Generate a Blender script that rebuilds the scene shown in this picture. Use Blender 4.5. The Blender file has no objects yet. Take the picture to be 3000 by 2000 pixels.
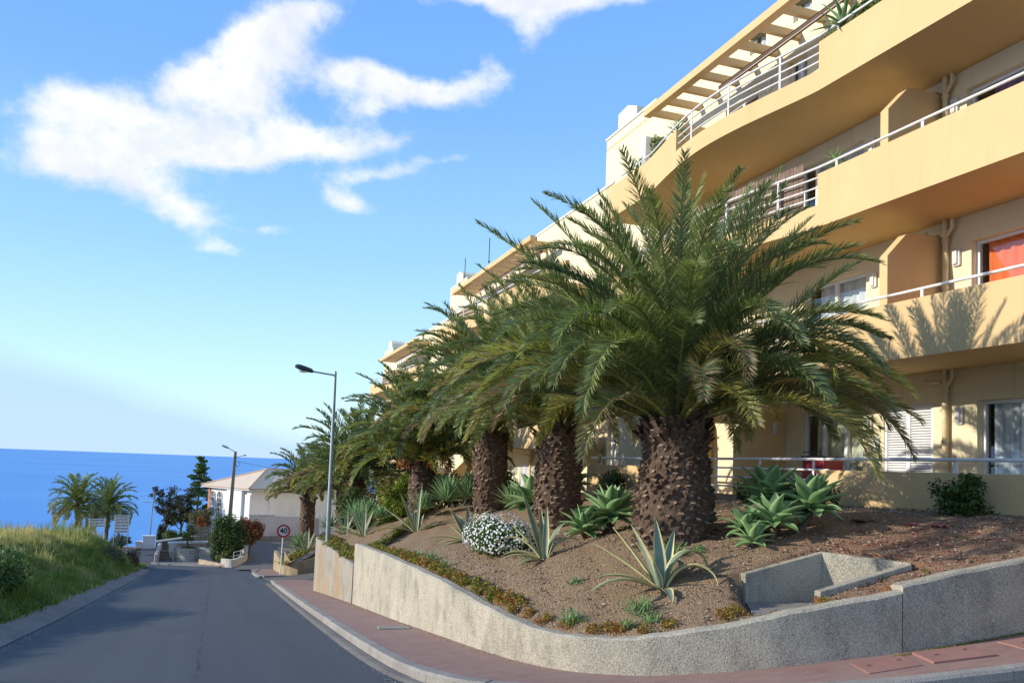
import bpy, bmesh, math, random
import numpy as np
from mathutils import Vector, Matrix
R = math.radians
random.seed(7)
rng = np.random.default_rng(11)
scene = bpy.context.scene
col = scene.collection

# ------------------------------------------------------------------ object helpers
def tag(o, label=None, cat=None, group=None, kind=None):
    if label: o['label'] = label
    if cat: o['category'] = cat
    if group: o['group'] = group
    if kind: o['kind'] = kind
    return o

def empty(name, loc=(0, 0, 0), label=None, cat=None, group=None, rz=0):
    o = bpy.data.objects.new(name, None)
    o.location = loc
    o.rotation_euler = (0, 0, rz)
    o.empty_display_size = .1
    col.objects.link(o)
    return tag(o, label, cat, group)

def link_mesh(name, me, parent=None, off=None):
    o = bpy.data.objects.new(name, me)
    col.objects.link(o)
    if parent is not None:
        o.parent = parent
    return o

def copy_tree(o, parent=None):
    c = o.copy()
    col.objects.link(c)
    if parent is not None:
        c.parent = parent
    for ch in list(o.children):
        copy_tree(ch, c)
    return c

class MB:
    """collects shapes, then becomes one mesh object"""
    def __init__(s):
        s.v = []; s.f = []; s.m = []
    def add(s, vs, fs, m=0):
        b = len(s.v)
        s.v += [tuple(p) for p in vs]
        s.f += [tuple(b + i for i in f) for f in fs]
        s.m += [m] * len(fs)
    def box(s, x0, x1, y0, y1, z0, z1, m=0, M=None):
        vs = [Vector((x, y, z)) for z in (z0, z1) for y in (y0, y1) for x in (x0, x1)]
        if M is not None: vs = [M @ p for p in vs]
        s.add(vs, [(0, 2, 3, 1), (4, 5, 7, 6), (0, 1, 5, 4), (2, 6, 7, 3), (0, 4, 6, 2), (1, 3, 7, 5)], m)
    def prism(s, poly, z0, z1, m=0, M=None):
        n = len(poly)
        a = sum(poly[i][0] * poly[(i + 1) % n][1] - poly[(i + 1) % n][0] * poly[i][1] for i in range(n))
        if a < 0: poly = poly[::-1]
        z0f = z0 if callable(z0) else (lambda x, y: z0)
        z1f = z1 if callable(z1) else (lambda x, y: z1)
        vs = [Vector((x, y, z0f(x, y))) for x, y in poly] + [Vector((x, y, z1f(x, y))) for x, y in poly]
        if M is not None: vs = [M @ p for p in vs]
        fs = [tuple(range(n))[::-1], tuple(range(n, 2 * n))] + [(i, (i + 1) % n, n + (i + 1) % n, n + i) for i in range(n)]
        s.add(vs, fs, m)
    def tube(s, pts, r, n=8, m=0, caps=True):
        pts = [Vector(p) for p in pts]
        rs = r if isinstance(r, (list, tuple)) else [r] * len(pts)
        prev = None; vs = []
        for i, p in enumerate(pts):
            t = (pts[min(i + 1, len(pts) - 1)] - pts[max(i - 1, 0)]).normalized()
            if prev is None:
                a = Vector((0, 0, 1)) if abs(t.z) < .9 else Vector((1, 0, 0))
                u = t.cross(a).normalized()
            else:
                u = (prev - t * prev.dot(t)).normalized()
            prev = u; w = t.cross(u)
            for k in range(n):
                an = 2 * math.pi * k / n
                vs.append(p + (u * math.cos(an) + w * math.sin(an)) * rs[i])
        fs = []
        for i in range(len(pts) - 1):
            for k in range(n):
                a = i * n + k; b = i * n + (k + 1) % n
                fs.append((a, b, b + n, a + n))
        if caps:
            fs.append(tuple(range(n))[::-1]); fs.append(tuple(range((len(pts) - 1) * n, len(pts) * n)))
        s.add(vs, fs, m)
    def lathe(s, prof, c=(0, 0, 0), n=20, m=0, sx=1, sy=1):
        vs = []
        for r, z in prof:
            for k in range(n):
                an = 2 * math.pi * k / n
                vs.append((c[0] + r * math.cos(an) * sx, c[1] + r * math.sin(an) * sy, c[2] + z))
        fs = []
        for i in range(len(prof) - 1):
            for k in range(n):
                a = i * n + k; b = i * n + (k + 1) % n
                fs.append((a, b, b + n, a + n))
        fs.append(tuple(range(n))[::-1]); fs.append(tuple(range((len(prof) - 1) * n, len(prof) * n)))
        s.add(vs, fs, m)
    def grid(s, P, m=0):
        """P[i][j] -> point"""
        ni = len(P); nj = len(P[0])
        vs = [P[i][j] for i in range(ni) for j in range(nj)]
        fs = [(i * nj + j, (i + 1) * nj + j, (i + 1) * nj + j + 1, i * nj + j + 1) for i in range(ni - 1) for j in range(nj - 1)]
        s.add(vs, fs, m)
    def build(s, name, mats, parent=None, smooth=False, bevel=0, label=None, cat=None, group=None, kind=None, auto=None):
        me = bpy.data.meshes.new(name)
        off = Vector((0, 0, 0))
        if parent is not None:
            p = parent
            while p is not None:
                off += p.location; p = p.parent
        me.from_pydata([tuple(Vector(p) - off) for p in s.v], [], s.f)
        if not isinstance(mats, (list, tuple)): mats = [mats]
        for x in mats: me.materials.append(x)
        if len(mats) > 1: me.polygons.foreach_set('material_index', s.m)
        bm = bmesh.new(); bm.from_mesh(me)
        bmesh.ops.dissolve_degenerate(bm, dist=1e-5, edges=bm.edges[:])
        bmesh.ops.recalc_face_normals(bm, faces=bm.faces[:]) if kind != 'structure' else None
        bm.to_mesh(me); bm.free()
        if smooth: me.polygons.foreach_set('use_smooth', [True] * len(me.polygons))
        if auto: 
            me.polygons.foreach_set('use_smooth', [True] * len(me.polygons))
            me.set_sharp_from_angle(angle=R(auto))
        me.update()
        o = link_mesh(name, me, parent)
        if bevel:
            b = o.modifiers.new('bevel', 'BEVEL'); b.width = bevel; b.segments = 2; b.limit_method = 'ANGLE'; b.angle_limit = R(40)
        return tag(o, label, cat, group, kind)

def np_quads(name, V, mats, tint=None, midx=None, parent=None, off=(0, 0, 0), smooth=False):
    """V: (n,4,3) quads -> one mesh object; tint (n,3) per-face colour"""
    n = len(V)
    me = bpy.data.meshes.new(name)
    me.vertices.add(n * 4); me.loops.add(n * 4); me.polygons.add(n)
    W = (V - np.array(off)).astype(np.float32)
    me.vertices.foreach_set('co', W.reshape(-1))
    me.loops.foreach_set('vertex_index', np.arange(n * 4, dtype=np.int32))
    me.polygons.foreach_set('loop_start', np.arange(0, n * 4, 4, dtype=np.int32))
    me.polygons.foreach_set('loop_total', np.full(n, 4, dtype=np.int32))
    if not isinstance(mats, (list, tuple)): mats = [mats]
    for x in mats: me.materials.append(x)
    if midx is not None: me.polygons.foreach_set('material_index', midx.astype(np.int32))
    me.update(calc_edges=True)
    if tint is not None:
        a = me.attributes.new('tint', 'FLOAT_COLOR', 'FACE')
        a.data.foreach_set('color', np.c_[tint, np.ones(n)].astype(np.float32).reshape(-1))
    return link_mesh(name, me, parent)

# ------------------------------------------------------------------ node helper
class NT:
    def __init__(s, tree): s.t = tree; s.n = tree.nodes; s.l = tree.links
    def put(s, node, sock, v):
        if v is None: return
        i = node.inputs[sock]
        if hasattr(v, 'links') or isinstance(v, bpy.types.NodeSocket): s.l.new(v, i)
        elif isinstance(v, (tuple, list)) and len(v) == 3 and i.type == 'RGBA': i.default_value = (*v, 1)
        else: i.default_value = v
    def math(s, op, a, b=None, c=None, clamp=False):
        n = s.n.new('ShaderNodeMath'); n.operation = op; n.use_clamp = clamp
        s.put(n, 0, a); s.put(n, 1, b); s.put(n, 2, c); return n.outputs[0]
    def vmath(s, op, a, b=None):
        n = s.n.new('ShaderNodeVectorMath'); n.operation = op
        s.put(n, 0, a); s.put(n, 1, b); return n.outputs[0]
    def mix(s, f, a, b, mode='MIX'):
        n = s.n.new('ShaderNodeMix'); n.data_type = 'RGBA'; n.blend_type = mode; n.clamp_factor = True
        s.put(n, 0, f); s.put(n, 6, a); s.put(n, 7, b); return n.outputs[2]
    def noise(s, vec, scale, detail=4, rough=.55, dist=0, col=False):
        n = s.n.new('ShaderNodeTexNoise'); s.put(n, 'Vector', vec)
        n.inputs['Scale'].default_value = scale; n.inputs['Detail'].default_value = detail
        n.inputs['Roughness'].default_value = rough; n.inputs['Distortion'].default_value = dist
        return n.outputs[1 if col else 0]
    def vor(s, vec, scale, feat='F1', out=0, rnd=1):
        n = s.n.new('ShaderNodeTexVoronoi'); n.feature = feat; s.put(n, 'Vector', vec)
        n.inputs['Scale'].default_value = scale; n.inputs['Randomness'].default_value = rnd
        return n.outputs[out]
    def ramp(s, f, pts, interp='LINEAR'):
        n = s.n.new('ShaderNodeValToRGB'); n.color_ramp.interpolation = interp
        e = n.color_ramp.elements
        while len(e) < len(pts): e.new(.5)
        for k, (p, c) in zip(e, pts):
            k.position = p; k.color = (*c, 1) if isinstance(c, (tuple, list)) else (c, c, c, 1)
        s.put(n, 0, f); return n.outputs[0]
    def obj(s): return s.n.new('ShaderNodeTexCoord').outputs['Object']
    def sep(s, v):
        n = s.n.new('ShaderNodeSeparateXYZ'); s.put(n, 0, v); return n.outputs
    def comb(s, x, y, z):
        n = s.n.new('ShaderNodeCombineXYZ'); s.put(n, 0, x); s.put(n, 1, y); s.put(n, 2, z); return n.outputs[0]
    def mapr(s, v, a, b, c=0., d=1.):
        n = s.n.new('ShaderNodeMapRange'); s.put(n, 0, v); s.put(n, 1, a); s.put(n, 2, b); s.put(n, 3, c); s.put(n, 4, d); return n.outputs[0]
    def bump(s, h, strength=.5, dist=.02, nrm=None):
        n = s.n.new('ShaderNodeBump'); s.put(n, 'Height', h); s.put(n, 'Normal', nrm)
        n.inputs['Strength'].default_value = strength; n.inputs['Distance'].default_value = dist; return n.outputs[0]

def new_mat(name):
    m = bpy.data.materials.new(name); m.use_nodes = True
    nt = NT(m.node_tree)
    b = m.node_tree.nodes['Principled BSDF']
    return m, nt, b

def simple(name, c1, c2=None, sc=3., rough=.8, bump=0., bsc=60., bdist=.01, spec=.3, metal=0., detail=6):
    m, nt, b = new_mat(name)
    o = nt.obj()
    c2 = c2 or tuple(x * .8 for x in c1)
    nz = nt.noise(o, sc, detail, .6)
    c = nt.mix(nt.mapr(nz, .35, .65), c1, c2)
    nt.put(b, 'Base Color', c)
    b.inputs['Roughness'].default_value = rough; b.inputs['Specular IOR Level'].default_value = spec
    b.inputs['Metallic'].default_value = metal
    if bump:
        nt.put(b, 'Normal', nt.bump(nt.noise(o, bsc, 5, .65), bump, bdist))
    return m

def leaf_mat(name, transl=.25, rough=.55, spec=.25, tr_tint=(1.25, 1.3, .6)):
    m, nt, b = new_mat(name)
    a = nt.n.new('ShaderNodeAttribute'); a.attribute_name = 'tint'
    nz = nt.noise(nt.obj(), 9, 3)
    c = nt.mix(1, a.outputs['Color'], nt.ramp(nz, [(.3, (.75, .75, .75)), (.7, (1.2, 1.2, 1.2))]), 'MULTIPLY')
    nt.put(b, 'Base Color', c)
    b.inputs['Roughness'].default_value = rough; b.inputs['Specular IOR Level'].default_value = spec
    t = nt.n.new('ShaderNodeBsdfTranslucent'); nt.put(t, 'Color', nt.mix(1, c, tr_tint, 'MULTIPLY'))
    mx = nt.n.new('ShaderNodeMixShader'); mx.inputs[0].default_value = transl
    nt.l.new(b.outputs[0], mx.inputs[1]); nt.l.new(t.outputs[0], mx.inputs[2])
    nt.l.new(mx.outputs[0], nt.n['Material Output'].inputs[0])
    return m

# ------------------------------------------------------------------ materials
M = {}
def plaster(name, c1, c2, groove=False, dirt=(.45, .36, .22), stain=.35):
    m, nt, b = new_mat(name)
    o = nt.obj(); x, y, z = nt.sep(o)
    c = nt.mix(nt.mapr(nt.noise(o, .8, 5, .6), .3, .7), c1, c2)
    # weathering streaks running down, and blotches
    st = nt.noise(nt.comb(nt.math('MULTIPLY', x, 3.), nt.math('MULTIPLY', y, 3.), nt.math('MULTIPLY', z, .35)), 1.6, 7, .65)
    c = nt.mix(nt.mapr(st, .56, .8, 0, stain), c, dirt)
    fine = nt.noise(o, 55, 4, .6)
    hgt = fine
    if groove:
        fr = nt.math('FRACT', nt.math('DIVIDE', z, .59))
        g = nt.math('LESS_THAN', fr, .022)
        c = nt.mix(nt.math('MULTIPLY', g, .3), c, dirt)
        hgt = nt.math('SUBTRACT', nt.math('MULTIPLY', fine, .25), g)
    nt.put(b, 'Base Color', c); b.inputs['Roughness'].default_value = .88; b.inputs['Specular IOR Level'].default_value = .2
    nt.put(b, 'Normal', nt.bump(hgt, .25, .012))
    return m
M['ochre'] = plaster('ochre_plaster', (.67, .475, .245), (.63, .44, .215), stain=.32, dirt=(.42, .29, .15))
M['cream'] = plaster('cream_plaster', (.77, .68, .47), (.72, .63, .42), groove=True)
M['creamflat'] = plaster('cream_plaster_plain', (.77, .70, .50), (.73, .65, .46))
M['white'] = simple('white_paint', (.82, .81, .78), (.72, .71, .68), 2, .5, spec=.4)
M['rail'] = simple('white_rail_paint', (.80, .79, .76), (.62, .60, .56), 6, .35, spec=.5)
M['frame'] = simple('white_frame', (.80, .80, .80), (.72, .72, .73), 2, .35, spec=.5)
M['coping'] = simple('coping', (.8, .78, .72), (.66, .63, .57), 4, .8)
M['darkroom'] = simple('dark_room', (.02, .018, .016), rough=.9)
M['metal'] = simple('galvanised_metal', (.36, .42, .46), (.28, .33, .37), 3, .45, metal=.6, spec=.5)
M['darkmetal'] = simple('dark_metal', (.025, .025, .03), (.04, .04, .045), 3, .4, spec=.5)
M['ochrepipe'] = simple('painted_pipe', (.78, .66, .42), (.6, .46, .27), 4, .6)
M['awning'] = simple('awning_brown', (.14, .09, .06), (.1, .065, .045), 5, .8)
M['awncloth'] = simple('awning_cloth', (.62, .56, .55), (.5, .44, .42), 3, .9)
M['red'] = simple('red_plastic', (.33, .012, .02), (.22, .01, .015), 4, .4, spec=.5)
M['black'] = simple('black_plastic', (.015, .015, .017), (.03, .03, .03), 4, .4, spec=.5)
M['terracotta'] = simple('terracotta_pot', (.35, .14, .07), (.28, .11, .06), 6, .85)
M['lampglass'] = simple('lamp_glass', (.7, .7, .68), (.6, .6, .58), 3, .2, spec=.6)
M['wood'] = simple('weathered_pole', (.33, .27, .19), (.22, .18, .13), 7, .9, .4, 30)
M['pinkcloth'] = simple('pink_cloth', (.55, .17, .17), (.4, .1, .11), 9, .9)
M['bark'] = simple('bark', (.16, .115, .08), (.09, .065, .05), 8, .95, .6, 30)

def glass():
    m, nt, b = new_mat('window_glass')
    gl = nt.n.new('ShaderNodeBsdfGlossy'); gl.inputs['Color'].default_value = (.9, .95, 1, 1); gl.inputs['Roughness'].default_value = .02
    tr = nt.n.new('ShaderNodeBsdfTransparent'); tr.inputs['Color'].default_value = (.95, .97, .97, 1)
    fr = nt.n.new('ShaderNodeLayerWeight'); fr.inputs['Blend'].default_value = .5
    fc = nt.math('ADD', nt.math('MULTIPLY', nt.math('POWER', fr.outputs['Facing'], 4.), .7), .06)
    nt.put(gl, 'Normal', nt.bump(nt.noise(nt.obj(), 1.3, 2), .05, .05))
    mx = nt.n.new('ShaderNodeMixShader')
    nt.l.new(fc, mx.inputs[0]); nt.l.new(tr.outputs[0], mx.inputs[1]); nt.l.new(gl.outputs[0], mx.inputs[2])
    nt.l.new(mx.outputs[0], nt.n['Material Output'].inputs[0])
    return m
M['glass'] = glass()

def curtain(name, c1, c2, freq=9):
    m, nt, b = new_mat(name)
    o = nt.obj(); x, y, z = nt.sep(o)
    w = nt.noise(nt.comb(0, nt.math('MULTIPLY', y, freq), nt.math('MULTIPLY', z, .25)), 1.3, 3)
    nt.put(b, 'Base Color', nt.mix(nt.mapr(w, .3, .7), c1, c2)); b.inputs['Roughness'].default_value = .9
    return m
M['cur_sheer'] = curtain('sheer_curtain', (.82, .86, .90), (.42, .47, .54))
M['cur_green'] = curtain('green_curtain', (.82, .80, .58), (.48, .46, .28))
M['cur_orange'] = curtain('orange_curtain', (.92, .24, .07), (.75, .13, .04), 5)
M['cur_purple'] = curtain('purple_curtain', (.30, .18, .34), (.12, .07, .14))
M['cur_grey'] = curtain('grey_curtain', (.80, .80, .80), (.5, .5, .52))

def asphalt(name, base, blue=0.):
    m, nt, b = new_mat(name)
    o = nt.obj(); x, y, z = nt.sep(o)
    big = nt.noise(o, .35, 5, .6)
    c = nt.mix(nt.mapr(big, .3, .7), base, tuple(v * .78 for v in base))
    # long faint wheel tracks
    tr = nt.noise(nt.comb(nt.math('MULTIPLY', x, 1.6), nt.math('MULTIPLY', y, .03), 0), 1.2, 3)
    c = nt.mix(nt.mapr(tr, .35, .65, 0, .5), c, tuple(v * 1.25 for v in base))
    sp = nt.noise(o, 130, 2, .6)
    c = nt.mix(nt.mapr(sp, .52, .75, 0, .6), c, tuple(min(1, v * 2.2) for v in base))
    blot = nt.noise(nt.comb(x, nt.math('MULTIPLY', y, .45), 0), .9, 7, .7)
    c = nt.mix(nt.mapr(blot, .56, .72, 0, .45), c, tuple(v * .6 for v in base))
    c = nt.mix(nt.mapr(nt.noise(o, 14, 4, .7), .6, .8, 0, .4), c, tuple(v * 1.6 for v in base))
    # seam and fine crack between the two lanes
    wob = nt.math('MULTIPLY', nt.math('SUBTRACT', nt.noise(nt.comb(0, y, 0), 1.4, 7, .75), .5), .22)
    d = nt.math('ABSOLUTE', nt.math('ADD', nt.math('ADD', x, .13), wob))
    brk = nt.mapr(nt.noise(nt.comb(0, y, 3.), .9, 3), .42, .6)
    c = nt.mix(nt.math('MULTIPLY', nt.mapr(d, .006, .03, 1, 0), nt.math('MULTIPLY', brk, .75)), c, (.012, .013, .015))
    nt.put(b, 'Base Color', c); b.inputs['Roughness'].default_value = .8; b.inputs['Specular IOR Level'].default_value = .3
    nt.put(b, 'Normal', nt.bump(nt.noise(o, 90, 3, .7), .55, .012))
    return m
M['asphalt'] = asphalt('fresh_asphalt', (.066, .073, .082))
M['asphalt_old'] = asphalt('old_asphalt', (.13, .118, .105))

def concrete(name, c1, c2, rough_sc=70, bump=.7, bdist=.02, dirt=(.10, .095, .08), rust=0.):
    m, nt, b = new_mat(name)
    o = nt.obj(); x, y, z = nt.sep(o)
    c = nt.mix(nt.mapr(nt.noise(o, 1.1, 6, .65), .32, .68), c1, c2)
    st = nt.noise(nt.comb(nt.math('MULTIPLY', x, 2.2), nt.math('MULTIPLY', y, 2.2), nt.math('MULTIPLY', z, 1.5)), 1.3, 8, .72)
    c = nt.mix(nt.mapr(st, .48, .74, 0, .6), c, dirt)
    if rust:
        rs = nt.noise(nt.comb(nt.math('MULTIPLY', x, 2.), nt.math('MULTIPLY', y, 1.1), nt.math('MULTIPLY', z, .5)), 1., 5, .6)
        c = nt.mix(nt.mapr(rs, .5, .68, 0, rust), c, (.42, .25, .10))
    v = nt.noise(o, rough_sc, 3, .75)
    c = nt.mix(nt.mapr(v, .34, .54, .62, 0), c, tuple(q * .25 for q in c2))
    c = nt.mix(nt.mapr(v, .56, .68, 0, .45), c, tuple(min(.8, q * 1.6) for q in c1))
    nt.put(b, 'Base Color', c); b.inputs['Roughness'].default_value = .93; b.inputs['Specular IOR Level'].default_value = .15
    nt.put(b, 'Normal', nt.bump(v, bump, bdist))
    return m
M['roughcast'] = concrete('roughcast_wall', (.60, .54, .42), (.45, .41, .325), 52, 1., .02)
M['roughcast_far'] = concrete('roughcast_wall_stained', (.42, .38, .31), (.33, .30, .25), 60, .6, .015, rust=.75)
M['kerb'] = concrete('kerb_concrete', (.37, .345, .31), (.27, .25, .225), 90, .35, .008, dirt=(.16, .15, .13))
M['gutter'] = concrete('gutter_concrete', (.31, .27, .235), (.22, .19, .165), 70, .4, .01, dirt=(.15, .12, .10))
M['yellowwall'] = concrete('ochre_concrete', (.46, .38, .24), (.36, .29, .18), 60, .5, .012, rust=.5)
M['stone'] = None

def pavers():
    m, nt, b = new_mat('red_pavers')
    o = nt.obj()
    br = nt.n.new('ShaderNodeTexBrick'); nt.put(br, 'Vector', o)
    br.inputs['Scale'].default_value = 1; br.inputs['Brick Width'].default_value = .2; br.inputs['Row Height'].default_value = .1
    br.inputs['Mortar Size'].default_value = .006; br.inputs['Mortar Smooth'].default_value = .3; br.inputs['Bias'].default_value = 0
    br.inputs['Color1'].default_value = (.30, .165, .13, 1); br.inputs['Color2'].default_value = (.235, .125, .10, 1); br.inputs['Mortar'].default_value = (.22, .14, .12, 1)
    c = nt.mix(nt.mapr(nt.noise(o, 1.5, 6, .65), .35, .7, 0, .7), br.outputs[0], (.29, .20, .165))
    c = nt.mix(nt.mapr(nt.noise(o, 40, 3, .6), .55, .8, 0, .5), c, (.42, .30, .25))
    nt.put(b, 'Base Color', c); b.inputs['Roughness'].default_value = .85
    nt.put(b, 'Normal', nt.bump(nt.math('ADD', nt.math('MULTIPLY', br.outputs[1], -1), nt.math('MULTIPLY', nt.noise(o, 60, 3), .3)), .5, .008))
    return m
M['pavers'] = pavers()
M['redslab'] = simple('red_painted_slab', (.33, .17, .14), (.27, .145, .12), 3, .8, .3, 50)

def soilmat():
    m, nt, b = new_mat('bare_soil')
    o = nt.obj(); x, y, z = nt.sep(o)
    c = nt.mix(nt.mapr(nt.noise(o, .7, 6, .6), .3, .7), (.43, .305, .195), (.34, .235, .145))
    dx = nt.math('SUBTRACT', x, 8.4); dy = nt.math('SUBTRACT', y, 8.6)
    d = nt.math('SQRT', nt.math('ADD', nt.math('MULTIPLY', nt.math('MULTIPLY', dx, dx), .3), nt.math('MULTIPLY', dy, dy)))
    redm = nt.math('MULTIPLY', nt.mapr(d, .3, 1.5, 1, 0), nt.mapr(nt.noise(o, 3.5, 6, .7), .35, .6))
    c = nt.mix(nt.math('MULTIPLY', redm, .65), c, (.34, .14, .10))
    clod = nt.noise(o, 22, 6, .7)
    c = nt.mix(nt.mapr(clod, .35, .62, .55, 0), c, (.12, .08, .05))
    peb = nt.vor(o, 42)
    c = nt.mix(nt.mapr(peb, .05, .22, .55, 0), c, (.46, .38, .29))
    nt.put(b, 'Base Color', c); b.inputs['Roughness'].default_value = .97; b.inputs['Specular IOR Level'].default_value = .1
    h = nt.math('ADD', clod, nt.math('MULTIPLY', peb, -.5))
    nt.put(b, 'Normal', nt.bump(h, 1., .045))
    return m
M['soil'] = soilmat()
M['bankearth'] = simple('bank_earth', (.10, .115, .03), (.16, .15, .06), 2.2, .95, .8, 12, .05)
M['land'] = simple('scrubby_land', (.10, .10, .045), (.15, .13, .07), .6, .95, .6, 4, .1)

def stonemat():
    m, nt, b = new_mat('field_stone')
    o = nt.obj()
    e = nt.vor(nt.vmath('MULTIPLY', o, (1, 1, 1.8)), 5.5, 'DISTANCE_TO_EDGE')
    cc = nt.vor(nt.vmath('MULTIPLY', o, (1, 1, 1.8)), 5.5, 'F1', 1)
    c = nt.mix(.25, (.68, .60, .50), cc, 'MULTIPLY')
    c = nt.mix(nt.mapr(e, 0, .06, 1, 0), c, (.2, .17, .14))
    nt.put(b, 'Base Color', c); b.inputs['Roughness'].default_value = .9
    nt.put(b, 'Normal', nt.bump(nt.mapr(e, 0, .1), .8, .05))
    return m
M['stone'] = stonemat()

def tilemat():
    m, nt, b = new_mat('clay_roof_tiles')
    u = nt.n.new('ShaderNodeUVMap').outputs[0]
    x, y, z = nt.sep(u)
    rows = nt.math('FRACT', nt.math('DIVIDE', y, .36)); cols = nt.math('SINE', nt.math('MULTIPLY', x, 2 * math.pi / .25))
    c = nt.mix(nt.mapr(nt.noise(u, 1.2, 5), .3, .7), (.82, .68, .50), (.76, .60, .43))
    c = nt.mix(nt.mapr(rows, 0, .18, .7, 0), c, (.26, .14, .09))
    c = nt.mix(nt.mapr(cols, -1, -.4, .6, 0), c, (.28, .16, .11))
    nt.put(b, 'Base Color', c); b.inputs['Roughness'].default_value = .85
    nt.put(b, 'Normal', nt.bump(nt.math('ADD', cols, rows), .5, .03))
    return m
M['tiles'] = tilemat()

def seamat():
    m, nt, b = new_mat('sea_water')
    o = nt.obj(); x, y, z = nt.sep(o)
    big = nt.noise(nt.comb(nt.math('MULTIPLY', x, .0006), nt.math('MULTIPLY', y, .0014), 0), 1, 6, .6)
    c = nt.mix(nt.mapr(big, .3, .7), (.045, .235, .58), (.10, .33, .66))
    nt.put(b, 'Base Color', c); b.inputs['Roughness'].default_value = .42; b.inputs['Specular IOR Level'].default_value = .12
    w = nt.noise(nt.comb(nt.math('MULTIPLY', x, .12), nt.math('MULTIPLY', y, .3), 0), 1, 6, .65)
    nt.put(b, 'Normal', nt.bump(w, .35, 1.2))
    return m
M['sea'] = seamat()

def trunkmat(name, c1, c2):
    return simple(name, c1, c2, 14, .95, .8, 45, .02, spec=.1)
M['scale'] = trunkmat('palm_scale', (.17, .115, .082), (.075, .052, .04))
M['scaletip'] = trunkmat('palm_scale_cut', (.42, .33, .25), (.24, .17, .125))
M['palmleaf'] = leaf_mat('palm_leaf', .28, .42, .4)
M['leaf'] = leaf_mat('broad_leaf', .2, .5, .3)
M['grass'] = leaf_mat('grass_blade', .3, .7, .1)
M['petal'] = simple('white_petal', (.82, .82, .8), (.7, .71, .66), 12, .7)
M['agave_g'] = simple('agave_green', (.24, .30, .22), (.17, .23, .17), 9, .5, spec=.35)
M['agave_y'] = simple('agave_margin', (.66, .60, .27), (.52, .49, .24), 9, .5, spec=.3)
M['fox'] = simple('pale_agave', (.20, .33, .14), (.13, .25, .10), 5, .45, spec=.35)
M['fox2'] = simple('pale_agave_rim', (.32, .46, .22), (.22, .36, .16), 5, .45, spec=.35)
M['orange'] = simple('orange_stalk', (.55, .2, .06), (.42, .14, .05), 6, .8)
M['pebble'] = leaf_mat('loose_stones', 0.0, .95, .1)

# ------------------------------------------------------------------ camera
F = 2440.; ROLL = R(2.1); PITCH = R(3.9); YAW = R(19.1)
fw = Vector((math.sin(YAW) * math.cos(PITCH), math.cos(YAW) * math.cos(PITCH), math.sin(PITCH)))
rt = Vector((math.cos(YAW), -math.sin(YAW), 0)); up = rt.cross(fw)
r2 = rt * math.cos(ROLL) + up * math.sin(ROLL); u2 = -rt * math.sin(ROLL) + up * math.cos(ROLL)
cam = bpy.data.cameras.new('camera'); co = bpy.data.objects.new('camera', cam); col.objects.link(co)
cam.sensor_width = 36; cam.lens = F / 3000 * 36; cam.shift_y = 200 / 3000; cam.clip_start = .1; cam.clip_end = 400000
mw = Matrix.Identity(4)
for i in range(3):
    mw[i][0] = r2[i]; mw[i][1] = u2[i]; mw[i][2] = -fw[i]
co.matrix_world = mw
scene.camera = co

# ------------------------------------------------------------------ light
SUN_E = R(19.5); SUN_A = R(79.5)          # azimuth measured from +Y towards -X
sd = Vector((-math.cos(SUN_E) * math.sin(SUN_A), math.cos(SUN_E) * math.cos(SUN_A), math.sin(SUN_E)))
sun = bpy.data.lights.new('sun', 'SUN'); sun.energy = 3.5; sun.angle = R(.53); sun.color = (1, .925, .80)
so = bpy.data.objects.new('sun', sun); col.objects.link(so)
so.rotation_euler = sd.to_track_quat('Z', 'Y').to_euler(); so.location = sd * 50 + Vector((0, 0, 30))

w = bpy.data.worlds.new('World'); scene.world = w; w.use_nodes = True
nt = NT(w.node_tree)
bg = w.node_tree.nodes['Background']
sky = nt.n.new('ShaderNodeTexSky'); sky.sky_type = 'NISHITA'; sky.sun_disc = False
sky.sun_elevation = SUN_E; sky.sun_rotation = SUN_A; sky.altitude = 60; sky.air_density = 1.0; sky.dust_density = .25; sky.ozone_density = 2.2
SKY = .13
d = nt.vmath('NORMALIZE', nt.n.new('ShaderNodeTexCoord').outputs['Generated'])
dx, dy, dz = nt.sep(d)
az = nt.math('ARCTAN2', dx, dy); el = nt.math('ARCSINE', dz)
wn = nt.noise(d, 7, 3, .6, 0, True)
wx, wy, wz = nt.sep(wn)
azw = nt.math('ADD', az, nt.math('MULTIPLY', nt.math('SUBTRACT', wx, .5), .055))
elw = nt.math('ADD', el, nt.math('MULTIPLY', nt.math('SUBTRACT', wy, .5), .045))
def blob(a0, e0, sa, se, amp=1., tilt=0., A=None, E_=None):
    sa *= 1.16; se *= 1.3
    A = azw if A is None else A; E_ = elw if E_ is None else E_
    da = nt.math('SUBTRACT', A, a0); de = nt.math('SUBTRACT', E_, e0)
    c, s = math.cos(tilt), math.sin(tilt)
    p = nt.math('DIVIDE', nt.math('ADD', nt.math('MULTIPLY', da, c), nt.math('MULTIPLY', de, s)), sa)
    q = nt.math('DIVIDE', nt.math('SUBTRACT', nt.math('MULTIPLY', de, c), nt.math('MULTIPLY', da, s)), se)
    r = nt.math('ADD', nt.math('MULTIPLY', p, p), nt.math('MULTIPLY', q, q))
    return nt.math('MULTIPLY', nt.math('POWER', 2.718, nt.math('MULTIPLY', r, -1)), amp)
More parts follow.
